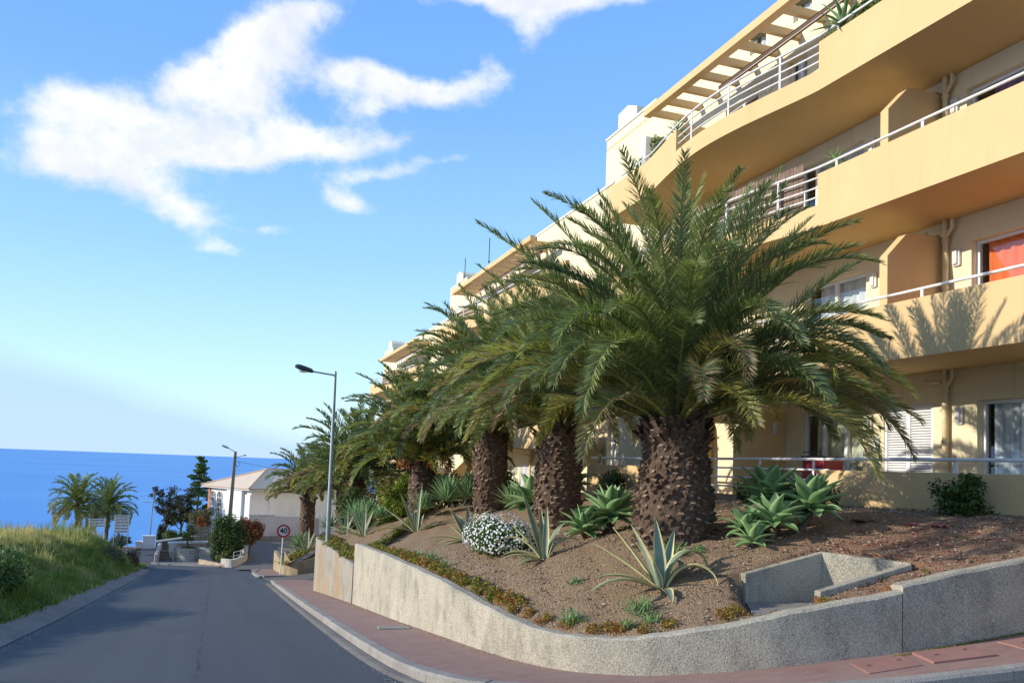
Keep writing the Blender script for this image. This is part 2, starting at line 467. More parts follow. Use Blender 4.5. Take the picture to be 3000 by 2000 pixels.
BL = [(-0.167, 0.3444, 0.0651, 0.0252, 1, 0.198), (-0.0613, 0.3424, 0.0808, 0.0265, 1, 0.153), (-0.1759, 0.2949, 0.0553, 0.0193, 0.9, 0.184), (0.0478, 0.3587, 0.0815, 0.0181, 1, 0.244), (0.1493, 0.3608, 0.0472, 0.0117, 0.8, 0.244), (-0.0892, 0.2834, 0.0534, 0.0186, 0.9, -0.213), (-0.0557, 0.2559, 0.0319, 0.0118, 0.8, -0.137), (-0.017, 0.2301, 0.0237, 0.0067, 0.7, 0.116), (0.0292, 0.2571, 0.0345, 0.0067, 0.6, 0.195), (0.127, 0.2964, 0.0354, 0.0109, 0.75, -0.248), (0.1664, 0.3338, 0.0578, 0.0086, 0.8, 0.205), (0.2337, 0.3557, 0.0266, 0.0048, 0.5, 0.218), (-0.0609, 0.4043, 0.0335, 0.0146, 0.8, 0.333), (0.0006, 0.4061, 0.0443, 0.0196, 1, 0.15), (-0.0116, 0.4433, 0.0287, 0.0171, 0.9, 0.839), (0.0548, 0.4837, 0.0456, 0.0167, 1, 0.494), (0.0369, 0.4511, 0.03, 0.0149, 0.7, 0.587), (0.1194, 0.4313, 0.0467, 0.0156, 1, 0.03), (0.1981, 0.4301, 0.0582, 0.0114, 0.95, -0.078), (0.2777, 0.44, 0.0479, 0.0114, 0.8, 0.265), (0.2928, 0.4632, 0.0189, 0.0111, 0.6, 0.043), (0.152, 0.4076, 0.0315, 0.0091, 0.7, 0.093), (0.3006, 0.5242, 0.0812, 0.0092, 0.95, 0.025), (0.409, 0.5221, 0.0798, 0.0076, 0.8, 0.047), (0.3341, 0.5042, 0.0324, 0.0149, 0.7, 0.022), (0.3407, 0.4782, 0.0162, 0.0109, 0.4, 0.024), (-0.1063, 0.2069, 0.0154, 0.0037, 0.4, 0.132), (0.2152, 0.1878, 0.0314, 0.0051, 0.25, 0.396)]
acc = None
for bdef in BL:
    v = blob(*bdef); acc = v if acc is None else nt.math('ADD', acc, v)
acc = nt.math('MINIMUM', acc, 1.05)
det = nt.noise(nt.vmath('MULTIPLY', d, (1, 1, 1.6)), 12, 12, .62, .2)
det2 = nt.noise(d, 3.2, 4, .5)
dens = nt.math('ADD', acc, nt.math('MULTIPLY', nt.math('SUBTRACT', det, .5), 1.75))
dens = nt.math('ADD', dens, nt.math('MULTIPLY', nt.math('SUBTRACT', det2, .5), .35))
dens = nt.math('ADD', dens, nt.math('MULTIPLY', nt.math('SUBTRACT', nt.noise(d, 34, 8, .65), .5), .75))
cm = nt.mapr(dens, .2, 1.1)
cm = nt.math('MULTIPLY', cm, nt.mapr(acc, .06, .3))
n_ = nt.n.new('ShaderNodeMapRange'); n_.interpolation_type = 'SMOOTHSTEP'
nt.put(n_, 0, cm); cm = n_.outputs[0]
# clouds scattered over the rest of the sky, out of the frame
oth = nt.mapr(nt.noise(nt.vmath('MULTIPLY', d, (1, 1, 2.2)), 2.1, 9, .6), .55, .7)
away = nt.math('MULTIPLY', nt.math('GREATER_THAN', nt.math('ABSOLUTE', nt.math('SUBTRACT', az, .33)), .75), nt.mapr(el, .03, .2))
cm = nt.math('MAXIMUM', cm, nt.math('MULTIPLY', nt.math('MULTIPLY', oth, away), .8))
shade = nt.mapr(nt.math('ADD', nt.noise(nt.vmath('ADD', d, (.03, 0, .05)), 9, 6, .6), nt.math('MULTIPLY', dens, -.12)), .22, .5)
K_ = 1 / SKY
ccol = nt.mix(shade, (.53 * K_, .57 * K_, .68 * K_), (.76 * K_, .757 * K_, .755 * K_))
# sky colour: hand-set gradient by elevation over most of the Nishita sky, scaled against SKY
sk = sky.outputs[0]
zen = nt.ramp(nt.mapr(el, 0, .62), [(0, (.66, .90, 1.0)), (.16, (.54, .85, 1.0)), (.38, (.33, .64, .97)), (.65, (.20, .46, .92)), (1., (.13, .36, .87))])
zen = nt.vmath('SCALE', zen); zen.node.inputs['Scale'].default_value = .80 / SKY
sk = nt.mix(.82, sk, zen)
# low lavender cloud bank over the sea to the left
edge = nt.math('ADD', nt.math('SUBTRACT', nt.math('MULTIPLY', az, -.235), nt.math('MULTIPLY', nt.noise(nt.comb(nt.math('MULTIPLY', az, 8), nt.math('MULTIPLY', el, 20), 0), 1, 5), .03)), .062)
bank = nt.math('MULTIPLY', nt.mapr(nt.math('SUBTRACT', edge, el), -.012, .022), .8)
sk = nt.mix(bank, sk, (.36 * K_, .51 * K_, .77 * K_))
fin = nt.mix(cm, sk, ccol)
nt.put(bg, 'Color', fin); bg.inputs['Strength'].default_value = SKY

scene.view_settings.view_transform = 'Standard'; scene.view_settings.look = 'None'
scene.view_settings.exposure = .58; scene.view_settings.gamma = 1
scene.cycles.max_bounces = 6; scene.cycles.transparent_max_bounces = 12
scene.cycles.use_denoising = True
# ------------------------------------------------------------------ ground levels (eye = 0)
def sstep(a, b, x):
    t = min(1, max(0, (x - a) / (b - a))); return t * t * (3 - 2 * t)
def zr(y):                       # road surface along the hill
    if y < 46: return -1.6 - .098 * y
    if y < 66:                   # eases out to level
        t = y - 46; return -1.6 - .098 * 46 - .098 * (t - t * t / 40)
    return -1.6 - .098 * 56
def rise(x):
    t = x - 4.5; return .1 * (math.log1p(math.exp(min(40, t * 3))) / 3)
def roadz(x, y): return zr(y) + rise(x) * (1 - sstep(10, 16, y))
def pav(x, y): return roadz(x, y) + .12

def catmull(pts, n=6):
    P = [Vector(p) for p in pts]; out = []
    for i in range(len(P) - 1):
        a = P[max(i - 1, 0)]; b = P[i]; c = P[i + 1]; d = P[min(i + 2, len(P) - 1)]
        for k in range(n):
            t = k / n
            out.append(.5 * ((2 * b) + (c - a) * t + (2 * a - 5 * b + 4 * c - d) * t * t + (3 * b - a - 3 * c + d) * t ** 3))
    out.append(P[-1]); return out

# soil surface: thin-plate spline through measured heights
WALL = [(3.04, 27.6, -2.52), (3.18, 24.5, -2.56), (3.31, 21.31, -2.62), (3.312, 21.28, -2.07), (3.41, 16.74, -1.94), (3.54, 13.7, -1.93), (3.63, 11.54, -1.97), (3.76, 10.1, -2.0), (4.0, 9.25, -1.97), (4.33, 8.78, -1.92), (4.71, 8.44, -1.84), (5.55, 8.02, -1.64), (6.26, 7.8, -1.47), (7.3, 7.58, -1.26), (8.4, 7.5, -1.02), (9.5, 7.5, -.86), (12, 7.5, -.6)]
CT = [(x + .1, y + .12, z - .05) for x, y, z in WALL]
CT += [(6.35, 10.79, -1.0), (7.16, 16.98, -1.26), (7.4, 22.5, -1.42), (6.3, 26, -1.5), (11.1, 8, -.47), (11.1, 9.07, -.45), (11.1, 10.46, -.47), (11.1, 12.57, -.52), (11.1, 16.87, -.48), (11.1, 20.95, -.46), (11.1, 24.5, -.75), (11.1, 28, -.9), (5, 28, -2.2), (8, 28, -1.5)]
CT = np.array(CT); _n = len(CT)
def _U(r2): return np.where(r2 > 1e-9, r2 * np.log(np.maximum(r2, 1e-9)), 0)
_K = _U(((CT[:, None, :2] - CT[None, :, :2]) ** 2).sum(-1)) + .4 * np.eye(_n)
_P = np.c_[np.ones(_n), CT[:, :2]]
_W = np.linalg.solve(np.block([[_K, _P], [_P.T, np.zeros((3, 3))]]), np.r_[CT[:, 2], 0, 0, 0])
wy_ = np.array([p[1] for p in WALL])[::-1]; wx_ = np.array([p[0] for p in WALL])[::-1]
def wallx(y): return float(np.interp(y, wy_, wx_))
BOX = [(6.37, 9.25), (7.57, 9.21), (8.17, 8.23), (6.79, 8.24)]
def in_box(x, y):
    # trough interior: between its left and right walls, open towards the street
    P = [(5.75, 8.3), (6.3, 9.2), (7.66, 9.2), (8.26, 8.27), (6.78, 8.26), (6.4, 7.95)]
    ins = False; j = len(P) - 1
    for i in range(len(P)):
        if (P[i][1] > y) != (P[j][1] > y) and x < (P[j][0] - P[i][0]) * (y - P[i][1]) / (P[j][1] - P[i][1]) + P[i][0]: ins = not ins
        j = i
    return ins
def soil(x, y):
    yy = min(y, 28)
    r = (x - CT[:, 0]) ** 2 + (yy - CT[:, 1]) ** 2
    z = float(_U(r) @ _W[:_n] + _W[_n] + _W[_n + 1] * x + _W[_n + 2] * yy)
    if y > 21.3:
        z = min(z, -2.62 + .55 * max(0, x - wallx(min(y, 27.6)) - .1))
    if y > 28: z -= .098 * (y - 28)
    if 6.6 < x < 8.3 and 7.6 < y < 8.27: z -= .07 * sstep(7.7, 8.0, y)
    if in_box(x, y): z = min(z, -1.63)
    return z

# ---- land sheet that carries everything, falling to the sea
def landz(x, y):
    z = zr(y) - .25
    if y > 69:
        plat = -6.5
        if x > -2.2 and y < 92: z = plat - .0 * (y - 69)
        else: z -= (y - 69) * (1.1 if x < -2.2 else .55) * (1 if x < -2.2 else sstep(88, 96, y) * 1.2)
    if x < -9: z -= (-9 - x) * (.10 if x > -22 else .10) + max(0, -22 - x) * .6
    if y < -12: z = zr(-12) - .25
    return max(-64, z)
xs = list(np.arange(-140, -22, 6)) + list(np.arange(-22, 16, 1.0)) + list(np.arange(16, 140, 8))
ys = list(np.arange(-60, 0, 6)) + list(np.arange(0, 100, 1.0)) + list(np.arange(100, 190, 6))
mb = MB(); mb.grid([[(x, y, landz(x, y)) for y in ys] for x in xs])
mb.build('ground', M['land'], kind='structure', smooth=True)
mb = MB(); mb.grid([[(x, y, -60.) for y in np.linspace(-3000, 130000, 40)] for x in np.linspace(-90000, 90000, 40)])
mb.build('sea', M['sea'], kind='structure', smooth=True)

# ---- road
def edgeR(y): return 2.17 if y > 10 else 2.17
def edgeL(y):
    return -3.0 if y < 20 else -3.0 - (y - 20) * .4 / 33
mb = MB()
P = []
for y in list(np.arange(-8, 50.01, 1.0)):
    P.append([((edgeL(y) - .25) + (2.32 - (edgeL(y) - .25)) * t, y, 0) for t in np.linspace(0, 1, 9)])
mb.grid([[(x, y, roadz(x, y)) for x, y, _ in row] for row in P])
# the level stretch where it swings left, and the branch
mb.grid([[(x, y, zr(y) + .002) for y in np.linspace(50, 68, 19)] for x in np.linspace(-45, 3.4, 40)])
mb.build('road', M['asphalt'], kind='structure', smooth=True)
# side street in front of the corner
mb = MB()
mb.grid([[(x, y, roadz(x, y) + .004) for y in np.linspace(-8, 9.2, 18)] for x in np.linspace(2.0, 30, 29)])
mb.build('side_street', M['asphalt'], kind='structure', smooth=True)
# steep old lane rising to the house
def lane(t, s):
    y = 50.5 + t * 26
    xl = np.interp(y, [50, 54, 60, 68, 77], [1.0, 1.5, 2.2, 2.6, 2.9]); xr = np.interp(y, [50, 54, 60, 68, 77], [3.2, 4.6, 6.4, 8.2, 9.5])
    z = np.interp(y, [50, 55, 60, 68, 75, 77], [zr(50) + .02, -6.68, -6.7, -6.5, -6.14, -6.14])
    return (xl + (xr - xl) * s, y, float(z) + .03)
mb = MB(); mb.grid([[lane(t, s) for s in np.linspace(0, 1, 6)] for t in np.linspace(0, 1, 27)])
mb.build('lane', M['asphalt_old'], kind='structure', smooth=True)
# driveway between the two beds
mb = MB(); mb.grid([[(x, y, zr(y) + .02 + .06 * max(0, x - 2.3) * (1 + .2 * (x - 2.3))) for y in np.linspace(35.6, 41.4, 7)] for x in np.linspace(2.15, 9, 9)])
mb.build('driveway', M['asphalt_old'], kind='structure', smooth=True)

# ---- kerb, pavement and retaining wall follow the same corner
KERB = [(2.22, 36.0), (2.19, 33), (2.17, 27), (2.16, 21), (2.17, 16), (2.2, 12.5), (2.3, 10.4), (2.56, 9.15), (3.05, 8.55), (3.9, 8.0), (4.9, 7.35), (6.07, 6.65), (7.1, 6.33), (8.2, 6.1), (10, 5.9), (14, 5.7)]
kl = catmull([(x, y, 0) for x, y in KERB], 8)
def offs(pl, d):
    out = []
    for i, p in enumerate(pl):
        t = (pl[min(i + 1, len(pl) - 1)] - pl[max(i - 1, 0)]); t.z = 0; t.normalize()
        out.append(p + Vector((-t.y, t.x, 0)) * d)       # to the left of travel (bed side)
    return out
def sweep(mb, line, prof, zf, m=0, close=True):
    """prof: list of (offset to the bed side, dz)"""
    rings = [offs(line, o) for o, _ in prof]
    n = len(line); k = len(prof)
    vs = [(rings[j][i].x, rings[j][i].y, zf(rings[j][i].x, rings[j][i].y) + prof[j][1]) for i in range(n) for j in range(k)]
    fs = []
    for i in range(n - 1):
        for j in range(k if close else k - 1):
            a = i * k + j; b = i * k + (j + 1) % k
            fs.append((a, b, b + k, a + k))
    if close: fs += [tuple(range(k))[::-1], tuple(range((n - 1) * k, n * k))]
    mb.add(vs, fs, m)
# separate kerb stones with dark joints between them, in one run
mb = MB()
seg = []
acc_ = 0; cur = [kl[0]]
for i in range(1, len(kl)):
    cur.append(kl[i]); acc_ += (kl[i] - kl[i - 1]).length
    if acc_ > 1.0: seg.append(cur); cur = [kl[i] + (kl[min(i + 1, len(kl) - 1)] - kl[i]).normalized() * .008]; acc_ = 0
if len(cur) > 1: seg.append(cur)
for q, s_ in enumerate(seg):
    if len(s_) < 2: continue
    j = random.uniform(-.004, .004)
    sweep(mb, s_, [(0, -.2), (.0, .09 + j), (.02, .122 + j), (.17, .125 + j), (.17, -.2)], roadz)
mb.build('kerb', M['kerb'], kind='structure')
mb = MB()
sweep(mb, [p for p in kl if p.y > 9.2], [(-.02, -.05), (-.03, .006), (-.14, .014), (-.22, .003), (-.22, -.05)], roadz)
mb.build('channel', M['gutter'], kind='structure', smooth=False)
# pavement between kerb and wall
BASE = [(4.75, 36.0), (4.2, 33), (3.25, 28.8), (3.06, 27.4), (3.31, 21.3), (3.36, 19), (3.41, 16.74), (3.54, 13.7), (3.63, 11.54), (3.76, 10.1), (4.0, 9.25), (4.33, 8.78), (4.71, 8.44), (5.55, 8.02), (6.26, 7.8), (7.3, 7.58), (8.4, 7.5), (9.5, 7.5), (14, 7.5)]
def resample(pl, n):
    L = [0]
    for i in range(1, len(pl)): L.append(L[-1] + (pl[i] - pl[i - 1]).length)
    out = []
    for s_ in np.linspace(0, L[-1], n):
        i = min(max(int(np.searchsorted(L, s_)) - 1, 0), len(pl) - 2)
        t = (s_ - L[i]) / max(1e-9, L[i + 1] - L[i]); out.append(pl[i].lerp(pl[i + 1], t))
    return out
bl = catmull([(x, y, 0) for x, y in BASE], 8)
ka = offs(kl, .165)
def split(pl, f): 
    i = next(i for i, p in enumerate(pl) if f(p)); return pl[:i + 1], pl[i:]
k1, k2 = split(ka, lambda p: p.y < 10.2); b1, b2 = split(bl, lambda p: p.y < 10.4)
mb = MB()
for A, B, n in ((k1, b1, 90), (k2, b2, 60)):
    A = resample(A, n); B = resample(B, n)
    mb.grid([[(a.lerp(b, t).x, a.lerp(b, t).y, pav(a.lerp(b, t).x, a.lerp(b, t).y) - .003) for t in np.linspace(0, 1.05, 6)] for a, b in zip(A, B)])
mb.build('pavement', M['pavers'], kind='structure', smooth=True)
# painted slabs (chamber covers) set in the pavement near the corner
for i, (poly, th, lb) in enumerate((([(6.61, 7.5), (6.37, 6.96), (7.02, 6.91), (7.25, 7.44)], .008, 'red painted concrete chamber cover in the pavement, the one nearer the rounded corner'), ([(7.41, 7.45), (7.15, 6.89), (7.85, 6.74), (8.08, 7.3)], .022, 'red painted chamber cover with raised edge, beyond the crack in the wall'), ([(8.5, 7.3), (8.3, 6.75), (9.0, 6.65), (9.3, 7.25)], .01, 'red painted chamber cover at the right edge of the pavement'))):
    mb = MB(); mb.prism(poly, lambda x, y: pav(x, y) - .04, lambda x, y: pav(x, y) + th)
    o = mb.build('chamber_cover', M['redslab'], bevel=.004, label=lb, cat='cover', group='chamber covers in the pavement')
    cx = sum(p[0] for p in poly) / 4; cy = sum(p[1] for p in poly) / 4
    for sx in (-.2, .2):
        mb = MB(); mb.tube([(cx + sx + .028 * math.cos(t), cy + .02, pav(cx + sx, cy) + th + .014 * math.sin(t)) for t in np.linspace(0, math.pi, 7)], .004, 6)
        mb.build('lifting_handle', M['darkmetal'], parent=o)
mb = MB(); e = Matrix.Translation((3.08, 14.9, pav(3.08, 14.9))) @ Matrix.Rotation(-.1, 4, 'Z') @ Matrix.Rotation(-math.atan(.098), 4, 'X'); mb.box(-.28, .28, -.22, .22, -.02, .014, M=e)
mb.build('chamber_cover', M['kerb'], bevel=.004, label='plain grey concrete cover set in the narrow pavement beside the long wall', cat='cover')

# drain mouths at the ends of the two kerbs by the driveway
for (x, y, lb) in ((2.12, 35.75, 'dark drain opening at the kerb end on the near side of the driveway'), (2.0, 40.9, 'dark drain opening at the kerb end on the far side of the driveway')):
    t = empty('street_drain', (x, y, zr(y)), lb, 'drain')
    mb = MB(); mb.box(x - .45, x + .18, y - .55, y + .15, zr(y) - .03, zr(y) + .03); mb.build('grate_pit', M['black'], t)
    mb = MB()
    for k in range(6): mb.box(x - .43 + k * .11, x - .40 + k * .11, y - .53, y + .13, zr(y) + .03, zr(y) + .055)
    mb.build('grate', M['darkmetal'], t)

# ---- retaining wall
rw = empty('retaining_wall', (3.6, 11.5, pav(3.6, 11.5)), 'rough grey-beige concrete retaining wall curving round the street corner below the palm bed, cracked near its right end', 'wall')
def wallseg(pts, name, mt, th=.2, ext=6):
    pl = catmull([(x, y, z) for x, y, z in pts], ext)
    mb = MB()
    inner = offs([Vector((p.x, p.y, 0)) for p in pl], th)
    vs = []; k = 6
    for i, (p, q) in enumerate(zip(pl, inner)):
        zb = pav(p.x, p.y) - .3 if p.y < 34 else zr(p.y) - .2
        wob = .006 * math.sin(i * 1.7) + .004 * math.sin(i * .63)
        zt = p.z + wob
        n = Vector((q.x - p.x, q.y - p.y, 0)).normalized()
        a = Vector((p.x, p.y, 0))
        for (o, z) in ((0, zb), (0, zt - .025), (.03, zt), (th - .03, zt), (th, zt - .025), (th, zb)):
            vs.append(tuple(a + n * o + Vector((0, 0, z))))
    fs = []
    for i in range(len(pl) - 1):
        for j in range(k):
            a = i * k + j; b = i * k + (j + 1) % k; fs.append((a, b, b + k, a + k))
    fs += [tuple(range(k))[::-1], tuple(range((len(pl) - 1) * k, len(pl) * k))]
    mb.add(vs, fs)
    return mb.build(name, M[mt], rw, auto=35)
wallseg([(3.04, 27.6, -2.52), (3.1, 26.2, -2.55), (3.18, 24.5, -2.58), (3.31, 21.42, -2.62)], 'wall_section', 'roughcast_far')['label'] = 'lower rust-stained far section of the wall'
wallseg([p for p in WALL[3:13]] + [(7.39, 7.57, -1.255)], 'wall_section', 'roughcast')
wallseg([(7.402, 7.568, -1.19), (8.4, 7.5, -1.0), (9.5, 7.5, -.86), (12, 7.5, -.6), (15, 7.5, -.4)], 'wall_section', 'roughcast')['label'] = 'taller right section past the crack'
wallseg([(4.6, 35.0, -3.2), (4.2, 33, -2.9), (3.2, 28.6, -2.55), (3.05, 27.62, -2.5)], 'wall_section', 'roughcast_far')

# trough (open concrete bay let into the bed)
tb = empty('concrete_bay', (6.4, 8.6, -1.65), 'small U-shaped concrete bay sunk in the bed behind the cracked wall, dark inside', 'planter')
def barwall(p, q, z0a, z0b, zta, ztb, th, name):
    d = (Vector((q[0], q[1])) - Vector((p[0], p[1]))).normalized(); n = Vector((-d.y, d.x))
    vs = []
    for (x, y), zb, zt in ((p, z0a, zta), (q, z0b, ztb)):
        vs += [(x, y, zb), (x, y, zt), (x + n.x * th, y + n.y * th, zt), (x + n.x * th, y + n.y * th, zb)]
    mb = MB(); mb.add(vs, [(0, 1, 5, 4), (1, 2, 6, 5), (2, 3, 7, 6), (3, 0, 4, 7), (0, 3, 2, 1), (4, 5, 6, 7)])
    return mb.build(name, M['roughcast'], tb, bevel=.012)
barwall((6.38, 9.12), (7.62, 9.12), -1.9, -1.9, -1.25, -.97, .11, 'side_wall')
barwall((7.56, 9.116), (8.2, 8.26), -1.9, -1.9, -.973, -1.02, .11, 'back_wall')
barwall((6.78, 8.2), (8.16, 8.20), -1.9, -1.9, -1.34, -1.024, .11, 'side_wall')
mb = MB(); mb.prism([(5.9, 8.25), (6.39, 9.11), (7.55, 9.11), (8.1, 8.32), (6.8, 8.32), (6.42, 8.0)], -1.75, -1.605); mb.build('floor_slab', M['kerb'], tb)

# ---- soil of the bed
def grit(n, name, region, zf, size, tints):
    V = []; T = []
    for k in range(n):
        x, y = region(); z = zf(x, y); r = size * random.uniform(.3, 1) * (1 + .03 * y); a = random.uniform(0, 6.28)
        c_, s_ = math.cos(a) * r, math.sin(a) * r
        t = np.array([x, y, z + r * .7])
        for p, q in (((c_, s_), (-s_, c_)), ((-s_, c_), (-c_, -s_)), ((-c_, -s_), (s_, -c_)), ((s_, -c_), (c_, s_))):
            A = np.array([x + p[0], y + p[1], z - .003]); B = np.array([x + q[0], y + q[1], z - .003]); V.append([A, B, t, (t + A) / 2]); T.append(np.array(random.choice(tints)) * random.uniform(.7, 1.3))
    o = np_quads(name, np.array(V), M['pebble'], np.array(T)); tag(o, kind='stuff')
def make_soil():
    mb = MB()
    vs = []; fs = []; idx = {}
    ysv = list(np.arange(7.62, 14, .09)) + list(np.arange(14, 35.01, .2))
    J = 70
    for i, y in enumerate(ysv):
        for j in range(J):
            t = j / (J - 1)
            if y < 9.3:
                x0 = np.interp(y, [7.62, 7.9, 8.12, 8.5, 8.85, 9.3], [7.3, 6.1, 5.6, 4.83, 4.42, 4.09])
            elif y <= 27.7: x0 = wallx(y) + .09
            else: x0 = np.interp(y, [27.7, 28.6, 33, 35], [3.15, 3.3, 4.3, 4.7])
            x = x0 + (11.25 - x0) * t ** 1.15
            z = soil(x, y)
            if not in_box(x, y):
                z += .018 * math.sin(x * 7.3 + y * 3.1) * math.sin(y * 6.1 - x * 2.2) + .012 * math.sin(x * 17 + 1.3 * math.sin(y * 9)) * math.sin(y * 15) 
                if x < x0 + .25: z = min(z, z - .02)
            vs.append((x, y, z))
    for i in range(len(ysv) - 1):
        for j in range(J - 1):
            a = i * J + j; fs.append((a, a + J, a + J + 1, a + 1))
    mb.add(vs, fs)
    return mb.build('soil', M['soil'], kind='structure', smooth=True)
make_soil()
# loose stones and clods on it
def loose(n, name, region, size, tints):
    V = []; T = []
    base = np.array([(1, 0, 0), (0, 1, 0), (-1, 0, 0), (0, -1, 0), (0, 0, .8), (0, 0, -.8)], float)
    fq = [(0, 1, 4, 4), (1, 2, 4, 4), (2, 3, 4, 4), (3, 0, 4, 4)]
    for k in range(n):
        x, y = region(); 
        if in_box(x, y): continue
        r = size * random.uniform(.35, 1) ** 1.5 * (1 + .04 * y)
        c, s_ = math.cos(k), math.sin(k)
        b = base * np.array([r * random.uniform(.7, 1.3), r * random.uniform(.7, 1.3), r * random.uniform(.4, .9)])
        b = np.c_[b[:, 0] * c - b[:, 1] * s_, b[:, 0] * s_ + b[:, 1] * c, b[:, 2] + random.uniform(-.2, .2) * r] + np.array([x, y, soil(x, y) + r * .2])
        tt = np.array(random.choice(tints)) * random.uniform(.7, 1.25)
        for q in ((0, 1, 4), (1, 2, 4), (2, 3, 4), (3, 0, 4)):
            V.append(np.array([b[q[0]], b[q[1]], b[q[2]], (b[q[2]] + b[q[0]]) / 2])); T.append(tt)
    o = np_quads(name, np.array(V), M['pebble'], np.array(T)); tag(o, kind='stuff'); return o
loose(9500, 'loose_gravel', lambda: (lambda y: (random.uniform(wallx(y) + .25 if y > 9.3 else np.interp(y, [7.7, 8.1, 8.5, 9.3], [7.4, 5.8, 5.0, 4.3]), 11.2), y))(random.uniform(7.75, 16) ** 1), .022, [(.33, .24, .16), (.42, .34, .26), (.24, .16, .10), (.20, .13, .09)])
loose(1300, 'red_volcanic_gravel', lambda: (random.gauss(8.6, 1.1), max(7.75, random.gauss(8.7, .45))), .022, [(.28, .09, .06), (.36, .14, .10), (.22, .08, .06), (.42, .33, .27)])
# low stone edging between soil terraces on the far side of the bed
mb = MB()
line = [(3.55, 21.9), (4.3, 22.6), (5.2, 24.2), (6.0, 25.6), (6.9, 27.2)]
pl = catmull([(x, y, soil(x, y)) for x, y in line], 5)
for i in range(len(pl) - 1):
    p, q = pl[i], pl[i + 1]
    for o in (0,):
        d_ = (q - p); d_.z = 0; n_v = Vector((-d_.y, d_.x, 0)).normalized() * .14
        z = .16
        mb.add([p - Vector((0, 0, .3)), p + Vector((0, 0, z)), p + n_v + Vector((0, 0, z)), p + n_v - Vector((0, 0, .3)), q - Vector((0, 0, .3)), q + Vector((0, 0, z)), q + n_v + Vector((0, 0, z)), q + n_v - Vector((0, 0, .3))], [(0, 1, 5, 4), (1, 2, 6, 5), (2, 3, 7, 6), (0, 3, 2, 1), (4, 5, 6, 7)])
mb.build('garden_edging', M['roughcast'], label='low grey concrete edging running diagonally up the bed behind the striped agaves', cat='edging')

grit(1500, 'road_grit', lambda: (lambda y: (edgeL(y) + abs(random.gauss(0, .13)) + .02, y))(random.uniform(8, 42)), lambda x, y: roadz(x, y), .012, [(.3, .26, .2), (.2, .17, .13), (.4, .36, .3)])
grit(900, 'kerb_grit', lambda: (lambda y: (2.1 - abs(random.gauss(0, .10)), y))(random.uniform(9.5, 36)), lambda x, y: roadz(x, y) + .01, .010, [(.3, .26, .2), (.2, .17, .13), (.4, .36, .3)])
grit(1300, 'soil_runoff', lambda: (lambda y: (wallx(y) - abs(random.gauss(0, .09)) - .01, y))(random.uniform(9.6, 27)), pav, .010, [(.33, .24, .16), (.25, .17, .11), (.40, .32, .22)])
# ---- second bed beyond the driveway: pavement, low wall, soil
def soil2(x, y):
    return zr(y) + .85 + .34 * max(0, x - 3.2) * .9 - .25 * sstep(1.5, 0, x - 3.2)
mb = MB()
mb.grid([[(3.15 + (9.5 - 3.15) * s_, 41.75 + 8.6 * t, soil2(3.15 + (9.5 - 3.15) * s_, 41.75 + 8.6 * t) + .03 * math.sin(9 * s_ + 11 * t)) for t in np.linspace(0, 1, 20)] for s_ in np.linspace(0, 1, 20)])
mb.build('soil_far', M['soil'], kind='structure', smooth=True)
mb = MB(); mb.grid([[(x, y, zr(y) + .1) for y in np.linspace(40.9, 50.2, 9)] for x in np.linspace(1.95, 3.3, 3)])
mb.build('pavement_far', M['pavers'], kind='structure')
mb = MB(); sweep(mb, [Vector((3.2, 40.75, 0)), Vector((2.2, 40.8, 0)), Vector((1.95, 41.3, 0)), Vector((1.9, 44, 0)), Vector((1.9, 47, 0)), Vector((2.3, 50.2, 0))][::-1], [(0, -.2), (0, .12), (.16, .125), (.16, -.2)], lambda x, y: zr(y))
mb.build('kerb_far', M['kerb'], kind='structure')
fw2 = empty('bed_wall', (3.2, 42, zr(42)), 'low ochre-stained concrete wall of the far bed, dipping behind the speed sign', 'wall')
mb = MB()
top = [(3.2, 42.3, -4.55), (3.45, 42.0, -4.95), (3.8, 41.7, -4.98), (4.6, 41.6, -4.72), (7, 41.6, -4.1)]
for (a, b) in zip(top[:-1], top[1:]):
    vs = []
    for (x, y, z) in (a, b): vs += [(x, y, zr(y) - .3), (x, y, z), (x, y + .2, z), (x, y + .2, zr(y) - .3)]
    mb.add(vs, [(0, 1, 5, 4), (1, 2, 6, 5), (2, 3, 7, 6), (0, 3, 2, 1), (4, 5, 6, 7)])
mb.build('wall_section', M['yellowwall'], fw2)
mb = MB(); mb.box(3.2, 3.38, 42.5, 50.2, -7, -5.3); mb.build('wall_section', M['yellowwall'], fw2)

